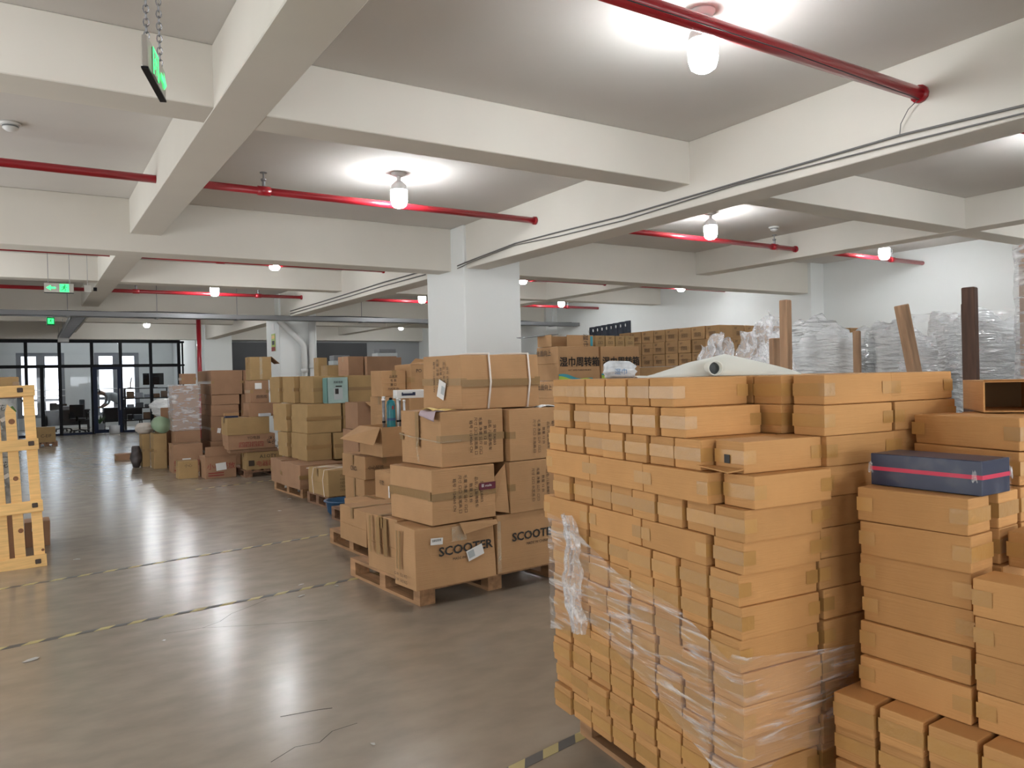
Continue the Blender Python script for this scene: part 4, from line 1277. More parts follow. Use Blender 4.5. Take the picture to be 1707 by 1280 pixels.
nbox('second level rear carton with dark tape lines, plain middle stack', (3.10, 10.86, .8325), .50, .58, .399, 58)
nbox('second level right carton of the plain middle stack', (3.72, 10.25, .8325), .42, .62, .399, 59)
nbox('top left carton of the plain middle stack', (3.26, 11.00, 1.2335), .70, .52, .392, 60)
nbox('top front carton behind the mint appliance box', (3.36, 10.42, 1.2335), .46, .55, .385, 61)
nbox('top right carton of the plain middle stack', (3.85, 10.36, 1.2335), .36, .60, .385, 62)
nbox('long top rear carton of the plain middle stack', (3.20, 11.54, 1.2335), .8, .45, .392, 63)
dg_ = (.30, .18, .36)
o = carton('mint green appliance box with a black machine picture', (3.50, 10.225, 1.2335), 3, *dg_, 'kraft4', None, 'x', 64, None, name='appliance_box')
o.data = o.data.copy(); o.data.materials[0] = M['mint']
put_text(o, dg_, 'F', '\u6ee9\u684c\u7535\u5668', -.0, .29, .035, 'ink', off=.006)
put_patch(o, dg_, 'F', .01, .235, .09, .018, 'ink', off=.006, name='machine_lid_picture')
put_patch(o, dg_, 'F', .0, .13, .13, .16, 'grey_print', off=.006, name='machine_picture')
put_patch(o, dg_, 'F', -.02, .165, .05, .075, 'ink', off=.0075, name='machine_door_picture')
put_patch(o, dg_, 'L', 0, .18, .16, .34, 'mint_dark', off=.006, name='side_print')
pallet('dark pallet in front of the plain stack, under the corded carton', (3.04, 8.97), 3, .39, .70, .14, 'pallet_dark', 4)
d_n5 = (.40, .66, .32)
o = carton('carton tied with yellow cord in front of the plain stack', (3.024, 8.94, .1405), 3, *d_n5, 'kraft4', 'top', 'x', 65, GN, 'tape2', bulge=.008)
for y in (-.25, .1):
    MB().tube([(-.21, y, .0), (-.215, y + .03, .2), (-.205, y, .325), (0, y + .04, .332), (.205, y, .325), (.21, y, 0)], .004, 5).build('cord', M['strap'], o)
MB().tube([(-.21, .33, .30), (-.1, .0, .336), (.1, -.2, .334), (.2, -.337, .20)], .004, 5).build('cord', M['strap'], o)
for r_ in range(5):
    put_text(o, d_n5, 'F', '\u53e3\u53e3\u53e3\u53e3', .02, .25 - r_ * .045, .03, 'ink_brown', off=.009)
t = empty('plastic_tub', (3.10, 8.58, 0))
tb = MB().lathe([(.17, 0), (.19, .02), (.21, .14), (.235, .145), (.235, .155), (.20, .155), (.175, .03), (0, .03)], 20)
tb.build('tub_body', M['blue'], t, smooth=True)
tag(t, 'blue plastic tub on the floor beside the scooter stack', 'tub')

# ------------------------------------------------------------------ mixed cartons farther down the aisle
GQ = 'mixed cartons far down the aisle'
def qbox(lab, x0, x1, y, d, z0, z1, seed, m='kraft3', style='lay', axis='x', **k):
    return carton(lab, (x0, y, z0), 0, x1 - x0, d, z1 - z0 - .0006, m, style, axis, seed, GQ, 'tape2', **k)
dq = (.495, .5, .50)
o = qbox('floor carton with red print and white label, left of the pair', 2.106, 2.601, 14.3, .5, 0, .5, 71, style='top')
put_text(o, dq, 'F', '\u8f7b\u653e \u6015\u6e7f', 0, .16, .11, 'ink_red', off=.009)
put_patch(o, dq, 'F', -.03, .20, .14, .10, 'white_label', off=.011, name='white_label_sheet')
put_patch(o, dq, 'F', -.1, .05, .26, .02, 'ink_red', off=.009, name='red_line')
dq = (.31, .28, .29)
o = qbox('small square carton standing in front of the red printed cartons', 2.04, 2.35, 13.365, .28, 0, .29, 72, 'kraft4', 'top')
put_text(o, dq, 'F', '\u5c0f\u5fc3', 0, .21, .06, 'ink_brown', off=.006)
dq = (.491, .48, .44)
o = qbox('floor carton with red print and raised lid, right of the pair', 2.395, 2.886, 13.042, .48, 0, .36, 73, style=None)
put_text(o, dq, 'F', '\u5c0f\u5fc3\u8f7b\u653e', 0, .19, .11, 'ink_red', off=.009)
put_patch(o, dq, 'F', -.0, .19, .16, .12, 'white_label', roll=R(5), off=.011, name='white_label_sheet')
for z in (.05, .09):
    put_patch(o, dq, 'F', -.08, z, .24, .016, 'ink_red', off=.009, name='red_line')
fl = MB().quad((-.245, -.24, .36), (.245, -.24, .36), (.23, -.20, .515), (-.23, -.20, .515)).build('raised_lid', M['kraft3'], o)
md = fl.modifiers.new('thickness', 'SOLIDIFY'); md.thickness = .005
pallet('dark pallet under the red printed cartons', (2.96, 12.80), 0, 1.0, .9, .119, 'pallet_dark')
dq = (.60, .455, .285)
o = qbox('carton with black and red print on the dark pallet', 2.98, 3.58, 12.774, .455, .1195, .404, 74, 'kraft4', 'top')
put_text(o, dq, 'F', 'A.I.OTY', .05, .21, .08, 'ink', off=.006); put_text(o, dq, 'F', '\u7535\u5668\u56db\u56db', .05, .09, .10, 'ink_red', off=.006)
put_patch(o, dq, 'F', -.22, .11, .09, .09, 'ink_brown', off=.006, name='square_mark')
dq = (.76, .45, .235)
o = qbox('carton with red characters and recycling mark', 2.70, 3.46, 12.75, .45, .466, .704, 75, 'kraft3', None)
put_text(o, dq, 'F', '\u56db\u56db\u56db\u56db', -.02, .07, .10, 'ink_red', off=.006); put_text(o, dq, 'F', 'YO\u7535\u5668', .02, .18, .06, 'ink_brown', off=.006)
put_text(o, dq, 'F', '\u267b', .30, .12, .13, 'ink', off=.006)
qbox('plain slab carton supporting the recycling carton', 2.74, 3.5, 12.80, .42, .405, .4655, 76, style=None)
qbox('olive carton above the recycling carton', 2.68, 3.36, 12.74, .45, .7045, .985, 77, 'kraft4', 'top')
dq = (.54, .40, .222)
o = qbox('torn carton showing white goods inside', 3.06, 3.61, 12.85, .40, .986, 1.208, 78, style=None)
o = qbox('carton holding a white corner label, below the taped top carton', 3.095, 3.40, 12.88, .36, 1.2085, 1.584, 79)
put_patch(o, (.3, .36, .375), 'F', -.02, .28, .11, .10, 'white_label', off=.006, name='white_label_sheet')
put_text(o, (.3, .36, .375), 'F', '\u56fe\u56fe\u56fe', .03, .10, .06, 'ink_brown', off=.006)
o = qbox('taped top carton with one flap standing open', 3.105, 3.452, 12.88, .34, 1.5845, 1.975, 80, 'kraft4', 'top')
put_patch(o, (.347, .34, .39), 'F', .0, .20, .045, .36, 'clear_tape', off=.006, name='clear_tape_strip')
fl = MB().quad((.175, -.17, .388), (.175, .17, .388), (.31, .17, .27), (.31, -.17, .27)).build('open_flap', M['kraft3'], o)
md = fl.modifiers.new('thickness', 'SOLIDIFY'); md.thickness = .005
o = MB().box(-.09, .09, -.06, .06, 0, .05).build('white_packet', M['office_white'], loc=(3.30, 12.80, .986))
bev_mesh(o.data, .008, 2); tag(o, 'white packet in front of the torn carton', 'packet')
o = MB().box(-.10, .10, -.05, .05, 0, .03).build('blue_packet', M['navy'], loc=(2.79, 12.9, .986))
o2 = MB().box(-.11, .11, -.05, .05, .031, .075).build('lid', M['kraft2'], o)
tag(o, 'small dark blue packet with a brown lid on the olive carton', 'packet')
# tall brown pile behind
qbox('long carton on top of the tall brown pile', 2.90, 3.475, 15.0, 1.35, 1.3375, 1.796, 81)
qbox('narrow carton right of the long top carton', 3.485, 3.70, 15.05, .6, 1.3375, 1.79, 82)
qbox('first carton under the long top carton, brown pile', 2.896, 3.42, 15.02, 1.0, 1.1455, 1.337, 83, style='top')
qbox('second carton under the long top carton, brown pile', 2.89, 3.40, 15.02, 1.0, .9325, 1.145, 84, style='top')
o = qbox('third carton of the brown pile with a white tag', 2.88, 3.40, 15.02, 1.0, .46, .932, 85)
put_patch(o, (.52, 1.0, .47), 'F', -.12, .20, .06, .09, 'white_label', roll=R(-10), off=.007, name='white_tag')
qbox('bottom carton of the brown pile', 2.86, 3.42, 15.0, 1.1, 0, .4595, 86)
qbox('support carton right in the brown pile', 3.44, 3.95, 15.06, .7, 0, .66, 91); qbox('upper support carton right in the brown pile', 3.44, 3.95, 15.06, .7, .661, 1.337, 92)
# film wrapped pile
qbox('carton under the film wrapped pile', 2.24, 2.69, 14.95, .5, 0, .70, 87)
for k in range(2):
    qbox(('lower', 'upper')[k] + ' carton inside the shiny film wrapped pile', 2.225, 2.675, 14.95, .46, .7005 + k * .41, 1.11 + k * .41, 88 + k)
def fw(u, v):
    s = u * 4
    k = int(min(3, s)); f = s - k
    cs = [(2.205, 14.93), (2.70, 14.93), (2.70, 15.43), (2.205, 15.43), (2.205, 14.93)]
    x = cs[k][0] + (cs[k + 1][0] - cs[k][0]) * f; y = cs[k][1] + (cs[k + 1][1] - cs[k][1]) * f
    z = .70 + .84 * v
    w__ = .008 * wob(x * 3, y * 3, z * 3, 1.5)
    return (x + (x - 2.45) * .06 * w__ * 10, y + (y - 15.18) * .06 * w__ * 10, z)
o = sheet(fw, 64, 24).build('film_wrapping', M['film_dense'], smooth=True)
tag(o, 'shiny clear film wound around the pile beside the office', 'plastic film')
qbox('small carton on top of the film wrapped pile', 2.402, 2.66, 15.1, .3, 1.545, 1.741, 90)
o = MB().box(0, .17, 0, .03, 0, .33).build('board', M['kraft3'], loc=(2.16, 16.0, .772)); tag(o, 'upright brown board left of the film wrapped pile', 'board')
qbox('carton holding up the brown board', 2.08, 2.45, 15.9, .4, 0, .7715, 93)
qbox('carton topped by the green roll', 1.93, 2.16, 15.3, .5, 0, .65, 94, 'kraft4')
o = MB().tube([(2.09, 15.32, .651 + .15), (2.10, 15.78, .651 + .15)], .15, 22).build('foam_roll', M['green_roll'], smooth=True); tag(o, 'pale green foam roll lying on a carton', 'foam roll')
qbox('olive carton left of the green roll', 1.80, 1.95, 15.9, .4, 0, .62, 95, 'kraft4')
def sack(cx, cy, z0, rx, ry, h, m, lab, nm, seed):
    o = sheet(lambda u, v: (cx + rx * (math.sin(math.pi * (.12 + .76 * v)) ** .6) * math.cos(u * 6.2832) * (1 + .10 * wob(u * 2, v * 2, seed, 1, seed)),
                            cy + ry * (math.sin(math.pi * (.12 + .76 * v)) ** .6) * math.sin(u * 6.2832) * (1 + .10 * wob(v * 2, u * 2, seed, 1, seed)), z0 + h * v), 28, 14)
    n0 = 29
    o.f.append(tuple(range(28))[::-1]); o.f.append(tuple(14 * n0 + i for i in range(28)))
    o = o.build(nm, M[m], smooth=True)
    tag(o, lab, 'sack'); return o
sack(1.70, 15.95, 0, .10, .12, .40, 'bag_dark', 'dark crumpled sack left of the mixed cartons', 'sack', 1)
sack(1.88, 16.1, .621, .17, .16, .20, 'bag_white', 'dirty white sack behind the dark one', 'sack', 2)
qbox('flat brown carton alone on the aisle floor', 1.50, 1.86, 17.6, .3, 0, .13, 96)
# white sacks right of the office door
for k, (x, y, z, h) in enumerate(((2.55, 18.2, 0, .46), (2.6, 18.2, .461, .40), (2.55, 18.2, .862, .38))):
    sack(x, y, z, .30, .25, h, 'white_wrap', ('lowest', 'middle', 'top')[k] + ' white plastic sack piled by the office partition', 'sack', 5 + k)

# ------------------------------------------------------------------ pile behind, at the pillar with drain pipes
GB = 'brown cartons before the charcoal wall'
def bbox_(lab, x0, x1, y, d, z0, z1, seed, m='kraft3', style='top'):
    return carton(lab, (x0, y, z0), 0, x1 - x0, d, z1 - z0 - .0006, m, style, 'x', seed, GB, 'tape2')
bbox_('large brown top carton right of the pillar', 4.786, 5.34, 12.0, .6, 1.519, 1.945, 101)
bbox_('brown carton under the large top carton', 4.80, 5.34, 12.0, .6, 1.05, 1.518, 102)
bbox_('lowest brown carton under the large top carton', 4.80, 5.34, 12.0, .6, 0, 1.0495, 103)
bbox_('dark carton left of the large brown top carton', 4.50, 4.775, 12.1, .5, 1.50, 1.95, 104)
bbox_('tall carton carrying the dark carton', 4.42, 4.775, 12.1, .5, 0, 1.4995, 105)
bbox_('olive low carton before the charcoal wall', 4.80, 5.32, 14.0, .4, 1.55, 1.845, 106, 'kraft4')
bbox_('tall carton under the olive low carton', 4.80, 5.32, 14.0, .5, 0, 1.5495, 107)
bbox_('small carton with white tag beside the pillar', 4.95, 5.14, 15.0, .3, 1.60, 2.02, 108, 'kraft4')
bbox_('tall carton under the small tagged carton', 4.9, 5.3, 15.0, .4, 0, 1.5995, 109)
for k, (x0, x1, y, z0, z1) in enumerate(((4.93, 5.28, 14.05, 1.8455, 1.93), (4.95, 5.26, 14.05, 1.931, 2.03), (5.36, 5.75, 12.9, 1.95, 2.03), (5.40, 5.72, 12.9, 2.031, 2.10))):
    o = MB().box(0, x1 - x0, 0, .28, 0, z1 - z0).build('foam_tray', M['office_grey'] if k % 2 else M['grey_print'], loc=(x0, y, z0)); bev_mesh(o.data, .01, 2)
    tag(o, ('lower grey tray on the olive carton', 'upper grey tray on the olive carton', 'lower grey tray right of the brown top carton', 'upper grey tray right of the brown top carton')[k], 'tray', 'grey trays on the cartons')
bbox_('tall carton under the right grey trays', 5.34 + .03, 5.8, 12.85, .5, 0, 1.9495, 110)
o = MB().box(0, .3, 0, .2, 0, .03).build('folded_sheet', M['paper'], loc=(4.85, 13.75, 1.55)); tag(o, 'folded white sheet beside the drain pipes', 'sheet')
carton('tall carton under the folded white sheet', (4.70, 13.70, 0), 0, .5, .27, 1.5495, 'kraft3', None, 'x', 111, GB)
# wipes turnover cartons
GT = 'wipes cartons behind the strapped carton'
dT = (.522, .37, .338)
for r_ in (0, 3, 4):
    for c_ in range(2):
        z = .142 + r_ * .3385
        lab = f'wipes carton, {("left", "right")[c_]} of the pair, {ORD[5 - r_]} from the top'
        if r_ == 0:
            carton(f'tall base carton under the {("left", "right")[c_]} wipes cartons', (4.362 + c_ * .535, 6.0, z), 0, .522, .37, 1.014, 'kraft2', None, 'x', 119, GT, share=(.522, .37, 1.014)); continue
        o = carton(lab, (4.362 + c_ * .535, 6.0, z), 0, *dT, 'kraft2', None, 'x', 120 + c_, GT, share=dT, name='wipes_carton')
        if r_ >= 3:
            put_text(o, dT, 'F', '\u6e7f\u5dfe\u5468\u8f6c\u7bb1', .0, .175, .100, 'ink', off=.009, fat=.035)
            put_text(o, dT, 'F', 'WET WIPES TURNOVER BOX', .0, .10, .022, 'ink_brown', off=.006)
            for nm, m_, z0, ph in (('teal_wave', 'teal_print', .055, 0), ('lime_wave', 'green_print', .03, 1.2)):
                wv = MB()
                N_ = 16
                for i in range(N_):
                    xa, xb = -.26 + .42 * i / N_, -.26 + .42 * (i + 1) / N_
                    ha = z0 * (1.15 - i / N_) + .012 * math.sin(i * .5 + ph); hb = z0 * (1.15 - (i + 1) / N_) + .012 * math.sin((i + 1) * .5 + ph)
                    wv.quad((xa, -.192 - (.0008 if ph else 0), .003), (xb, -.192 - (.0008 if ph else 0), .003), (xb, -.192 - (.0008 if ph else 0), max(.004, hb)), (xa, -.192 - (.0008 if ph else 0), max(.004, ha)))
                wv.build(nm, M[m_], o)
            put_text(o, dT, 'L', '\u6b64\u9762\u5411\u4e0a', -.05, .27, .065, 'ink', off=.006)
pallet('pallet under the wipes cartons', (4.36, 6.0), 0, 1.08, .42, .14)
t = empty('open_carton', (4.36, 6.10, 1.8352), R(0))
for (a_, b_, c_, e_) in ((0, .005, 0, .24), (.52, .525, 0, .24), (.19, .52, 0, .005), (.005, .52, .235, .24)):
    MB().box(a_, b_, c_, e_, 0, .115).build('side_panel', M['kraft2'], t)
fl = MB().quad((-.28, .12, .085), (0.16, .10, .13), (.16, .24, .135), (-.24, .26, .10)).build('raised_flap', M['charcoal'], t)
md = fl.modifiers.new('thickness', 'SOLIDIFY'); md.thickness = .005
fl = MB().quad((0, 0, .10), (.19, 0, .115), (.19, .10, .12), (0, .1, .11)).build('side_flap', M['inside'], t)
put_text(t, (0, 0, 0), 'F', '\u6e7f\u5dfe', .42, .06, .07, 'ink', off=.004, roll=-math.pi / 2)
put_patch(t, (0, 0, 0), 'F', .50, .055, .03, .10, 'teal_print', off=.003, name='teal_print')
tag(t, 'open wipes carton with a dark raised flap beside the column', 'box')
for k in range(4):
    o = carton(f'small printed carton, {ORD[k + 1]} of the row on the wipes cartons', (4.96 + k * .135, 6.16, 1.8352), 0, .13, .16, .118, 'kraft4', None, 'x', 130, GT, share=(.13, .16, .118))
    put_text(o, (.13, .16, .118), 'F', '\u53e3\u53e3', 0, .04, .035, 'ink_brown', off=.004); put_text(o, (.13, .16, .118), 'F', 'EIT', 0, .09, .025, 'ink_brown', off=.004)

# ------------------------------------------------------------------ block of printed cartons by the right wall
GZ = 'printed cartons by the right wall'
bx, by, cw, chh = 7.68, 6.97, .252, .175
ZT = 2.17
pw, pd = .252, .252
for r_ in range(3):
    z = ZT - chh * (r_ + 1)
    for c_ in range(10):
        if c_ >= 8 and r_ == 0: continue
        dz = (0, -.01, .0)[c_ % 3] * 0
        o = carton(f'printed carton, left face, {ORD[c_ + 1]} back from the corner, {ORD[r_ + 1]} row, wall block', (bx + rn.uniform(0, .02), by + c_ * cw, z), 0, .26, cw - .006, chh - .0008, 'kraft5', None, 'x', 140 + (c_ % 2), GZ, name='printed_carton', share=(.26, cw - .006, chh - .0008))
        if r_ < 3:
            put_text(o, (.26, .246, .174), 'L', 'EIT', -.05, .13, .035, 'ink_brown', off=.004); put_text(o, (.26, .246, .174), 'L', '\u56de\u56de', 0, .06, .06, 'ink_brown', off=.004)
    for c_ in range(14):
        if (r_ == 1 and c_ > 5) or r_ == 2: continue
        x = bx + .285 + c_ * .262
        o = carton(f'printed carton, front face, {ORD[c_ + 1]} right of the corner, {ORD[r_ + 1]} row, wall block', (x, by + rn.uniform(0, .03), z), 0, .256, .246, chh - .0008, 'kraft5', None, 'x', 142 + (c_ % 2), GZ, name='printed_carton', share=(.256, .246, chh - .0008))
        if r_ < 3 and c_ < 9:
            put_text(o, (.256, .246, .174), 'F', 'EIT', -.05, .13, .035, 'ink_brown', off=.004); put_text(o, (.256, .246, .174), 'F', '\u56de\u56de', .02, .06, .06, 'ink_brown', off=.004)
zb = ZT - chh * 3
for c_ in range(3):
    carton(f'big base carton, {ORD[c_ + 1]} back, under the wall block left face', (bx, by + .01 + c_ * .845, 0), 0, .27, .84, zb - .001, 'kraft5', None, 'x', 150, GZ, share=(.27, .84, zb - .001))
for c_ in range(4):
    carton(f'big base carton, {ORD[c_ + 1]} right, under the wall block front face', (bx + .285 + c_ * .92, by + .02, 0), 0, .91, .27, ZT - chh * (2 if c_ < 2 else 1) - .001, 'kraft5', None, 'x', 151, GZ, share=(.91, .27, ZT - chh * (2 if c_ < 2 else 1) - .001))

# ------------------------------------------------------------------ timber posts and white wrapped loads on the right
def post(lab, base, top, w, m, sx=1.0):
    b = Vector(base); tpt = Vector(top); d = tpt - b
    mb = MB()
    mb.box(-w / 2, w / 2, -w / 2 * sx, w / 2 * sx, 0, d.length)
    o = mb.build('timber_post', M[m], loc=base)
    bev_mesh(o.data, .006, 1)
    o.rotation_euler = d.to_track_quat('Z', 'Y').to_euler()
    o.rotation_euler.rotate_axis('Z', R(20))
    return tag(o, lab, 'post', 'timber posts of the pallets on the right')
post('weathered timber post, leftmost, with peeling top', (4.63, 3.575, 0), (4.637, 3.573, 2.055), .065, 'post')
post('short brown timber post just left of the weathered one', (4.74, 3.74, 0), (4.735, 3.745, 1.79), .07, 'post')
post('brown timber post leaning left in front of white film', (5.63, 2.92, 0), (5.34, 3.12, 2.0), .075, 'post')
post('tall dark timber post at the right', (5.76, 2.845, 0), (5.762, 2.856, 2.115), .085, 'post_dark')
post('darker timber post half hidden behind the tall one', (6.30, 3.12, 0), (6.27, 3.12, 2.04), .09, 'post_dark')
post('narrow timber post between the white wrapped loads', (5.90, 3.835, 0), (5.896, 3.835, 1.865), .055, 'post')
def lump(lab, cx, cy, rx, ry, z1, rz, seed, m='white_wrap', nm='wrapped_load', amp=.035):
    """pallet load under white wrap: rounded block with creases"""
    bm = bmesh.new()
    bmesh.ops.create_cube(bm, size=2.0)
    bmesh.ops.subdivide_edges(bm, edges=bm.edges, cuts=22, use_grid_fill=True)
    for v in bm.verts:
        x, y, z = v.co
        n = Vector((x, y, z)).normalized()
        k = .10
        p = Vector((x, y, z)) * (1 - k) + n * 1.15 * k
        w_ = wob(x * 1.1 + seed, y * 1.1, z * 2.4, 1.5, seed) * .4 + wob(x * .9, y * .9 + seed, z * 9, 1.6, seed * 1.3) * .6
        s = 1 + amp * w_
        tz = (p.z + 1) / 2
        top = z1 * (1 + .04 * math.sin(x * 3 + seed) + .03 * math.cos(y * 4 + seed))
        v.co = Vector((p.x * rx * s, p.y * ry * s, max(0, tz * top) if z < .99 else top * (1 + .4 * amp * w_)))
    me = bpy.data.meshes.new(nm); bm.to_mesh(me); bm.free()
    for p in me.polygons: p.use_smooth = True
    o = new_obj(nm, me, M[m], None, (cx, cy, 0), R(rz))
    return tag(o, lab, 'wrapped load', 'white wrapped loads on the right')
lump('white bubble wrapped load behind the weathered post', 5.95, 4.36, .36, .26, 1.88, -32, 1.0, amp=.05)
lump('smaller white wrapped load right of the narrow post', 6.64, 3.96, .28, .24, 1.84, -32, 2.3, amp=.05)
lump('big white wrapped load behind the leaning post', 7.52, 3.58, .42, .30, 1.92, -32, 3.7, amp=.05)
lump('white wrapped load behind the tall dark post', 7.05, 2.72, .30, .26, 1.86, -32, 4.9, amp=.05)
def tent(u, v):
    a = Vector((6.02, 3.55, 1.50)); b = Vector((6.40, 3.74, 2.03)); c = Vector((7.30, 3.14, 2.08)); d = Vector((7.1, 3.1, 1.50))
    p = (a * (1 - u) + d * u) * (1 - v) + (b * (1 - u) + c * u) * v
    p.z += .012 * math.sin(u * 17 + v * 3) - .05 * math.sin(u * math.pi) * v
    p.x += .02 * wob(u * 3, v * 3, 0, 1)
    return p
o = sheet(tent, 40, 12).build('plastic_sheet', M['film_thin'], smooth=True)
md = o.modifiers.new('thickness', 'SOLIDIFY'); md.thickness = .002
tag(o, 'translucent plastic sheet stretched behind the leaning post', 'plastic film')
def drape(cx, cy, h0, h1, w, seed):
    return lambda u, v: (cx + w * (u - .5) * (1.3 - .7 * v) + .02 * math.sin(v * 15 + u * 9 + seed), cy - w * .55 * (u - .5) + .05 * math.sin(u * 19 + seed), h0 + (h1 - h0) * v * (1 - .45 * abs(u - .6)) + .02 * math.sin(u * 30 + seed))
for k, (cx, cy, h0, h1, w, lb) in enumerate(((4.60, 4.20, 1.40, 1.86, .24, 'crumpled clear film tuft left of the foam sheet'), (4.95, 3.98, 1.40, 2.02, .42, 'crumpled clear film hanging beside the weathered post'))):
    o = sheet(drape(cx, cy, h0, h1, w, k * 2.0), 30, 18).build('film_tuft', M['film_fold'], smooth=True)
    md = o.modifiers.new('thickness', 'SOLIDIFY'); md.thickness = .002
    tag(o, lb, 'plastic film')
lump('low white wrapped load under the film tufts', 4.95, 4.42, .34, .22, 1.55, -32, 6.1)
# tall film wrapped tower at the right picture edge
GV = 'film wrapped cartons at the right edge'
carton('tall base carton of the film wrapped tower', (6.03, 2.34, .1405), -8, .45, .34, 1.329, 'kraft3', None, 'x', 159, GV)
for k in range(7, 12):
    z = .14 + k * .19
    carton(f'carton in the tall film wrapped tower, {ORD[12 - k]} from its top', (6.03 + (.06 if k < 9 and k > 5 else 0) * 0, 2.34, z), -8, .45, .34, .1892, 'kraft3', None, 'x', 160 + k % 2, GV, share=(.45, .34, .1892))
pallet('pallet under the tall film wrapped tower', (6.03, 2.34), -8, .46, .36)
def tw(u, v):
    s = (u % 1.0) * 4; k = int(min(3, s)); f = s - k
    cs = [(0, 0), (.45, 0), (.45, .34), (0, .34), (0, 0)]
    x = cs[k][0] + (cs[k + 1][0] - cs[k][0]) * f; y = cs[k][1] + (cs[k + 1][1] - cs[k][1]) * f
    ex = .018 + .008 * wob(u * 9, v * 9, 0, 1)
    x = .225 + (x - .225) * (1 + ex * 4); y = .17 + (y - .17) * (1 + ex * 4)
    q = uv((6.03, 2.34), -8, x, y, .14 + 2.28 * v)
    return q
o = sheet(tw, 48, 40).build('film_wrapping', M['film_dense'], smooth=True)
tag(o, 'clear film wound round the tall carton tower at right edge', 'plastic film')

# ------------------------------------------------------------------ pine crate at the left edge
t = empty('pine_crate', (.106, 7.77, 0), 0)
t.rotation_euler = (R(-2.0), R(-2.0), 0)
for z0, z1 in ((.0, .105), (.475, .575), (1.015, 1.11), (1.48, 1.575)):
    o = MB().box(-1.05, .004, -.03, -.004, z0, z1).build('rail', M['pine'], t); bev_mesh(o.data, .004, 1)
for k, (x, zt_) in enumerate(((-.088, 1.50), (-.225, 1.42), (-.345, 1.50), (-.48, 1.5), (-.62, 1.5), (-.76, 1.5), (-.90, 1.5), (-1.04, 1.5))):
    if k == 1:
        mb = MB().box(x, x + .078, -.003, .022, .0, zt_ - .07)
        i = len(mb.v)
        mb.v += [(x, -.003, zt_ - .07), (x + .078, -.003, zt_ - .07), (x + .02, -.003, zt_), (x, .022, zt_ - .07), (x + .078, .022, zt_ - .07), (x + .02, .022, zt_)]
        mb.f += [(i, i + 1, i + 2), (i + 5, i + 4, i + 3), (i, i + 2, i + 5, i + 3), (i + 2, i + 1, i + 4, i + 5)]
        o = mb.build('slat', M['pine'], t)
    else:
        o = MB().box(x, x + .082, -.003, .022, .0, zt_).build('slat', M['pine'], t); bev_mesh(o.data, .003, 1)
for x, z, r_, nm, mm in ((-.18, 1.27, .024, 'knot', 'pine_knot'), (-.18, .78, .020, 'knot', 'pine_knot'), (-.17, .33, .020, 'knot', 'pine_knot'), (-.02, .14, .012, 'knot', 'pine_knot')):
    MB().lathe([(0, 0), (r_ * .7, .002), (r_, .0)], 14).build(nm, M[mm], t).matrix_local = Matrix.Translation((x, -.0045, z)) @ Matrix.Rotation(R(90), 4, 'X')
for x, z in ((-.105, 1.535), (-.05, 1.07), (-.055, .535), (-.06, .05)):
    o = MB().box(-.022, .022, -.036, -.029, -.02, .02).build('steel_plate', M['pine_dark'], t, loc=(x, 0, z)); bev_mesh(o.data, .005, 1)
tag(t, 'light pine slatted crate side standing at the left edge', 'crate')
for k, (z0, z1, m_, lb) in enumerate(((0.0, .42, 'kraft3', 'lowest brown carton behind the pine crate'), (.421, .93, 'printed', 'middle printed pack behind the pine crate'), (.931, 1.46, 'printed', 'upper printed pack with leaf picture behind the pine crate'))):
    dd = (.86, .6, z1 - z0 - .001)
    o = carton(lb, (-.92 - .01 * k, 8.20, z0), 0, *dd, 'kraft3', None, 'x', 170 + k, None, name='carton' if k == 0 else 'printed_pack')
    if m_ == 'printed':
        o.data = o.data.copy(); o.data.materials[0] = M['printed']
        for q in range(5):
            put_patch(o, dd, 'F', .28 + .035 * q - .06, .10 + .08 * q, .05, .035, 'white_label' if q % 2 else 'grey_print', roll=R(10 * q), off=.008, name='printed_patch')
        put_text(o, dd, 'F', '\u7c73\u8d77\u5f69\u82b1', .22, .44, .06, 'ink', off=.009)
        put_patch(o, dd, 'F', .39, .42, .05, .06, 'leaf', roll=R(30), off=.008, name='leaf_picture'); put_patch(o, dd, 'F', .38, .08, .06, .09, 'leaf', roll=R(-20), off=.008, name='leaf_picture')
        put_patch(o, dd, 'F', .37, .40, .03, .03, 'yellow_paper', roll=R(45), off=.0095, name='flower_picture')
o = carton('small labelled carton on the floor behind the pine crate', (-.06, 8.75, 0), 0, .22, .3, .24, 'kraft3', None, 'x', 175, None)
put_patch(o, (.22, .3, .24), 'F', .0, .17, .09, .035, 'white_label', off=.006, name='white_label_sheet')
put_text(o, (.22, .3, .24), 'F', 'BABEKT', .0, .17, .022, 'ink', off=.0075)
d_ = (.40, .35, .14)
o = carton('carton lying on the pile above the pine crate', (-.46, 8.24, 1.4605 + .05), 0, *d_, 'kraft4', 'lay', 'x', 176, None, 'tape2')
carton('thin brown carton between pile and top carton above the crate', (-.42, 8.22, 1.4605), 0, .42, .37, .049, 'kraft3', None, 'x', 177, None)
d_ = (.44, .4, .40)
pallet('far pallet under the lone printed carton down the aisle', (.15, 23.4), 0, .5, .5, .10, 'pallet_dark', 4)
o = carton('lone printed carton far down the aisle by the crate', (.17, 23.42, .1005), 0, *d_, 'kraft4', 'top', 'x', 178, None, 'tape2')
put_text(o, d_, 'F', 'C-EIF', 0, .17, .11, 'ink_brown', off=.006)

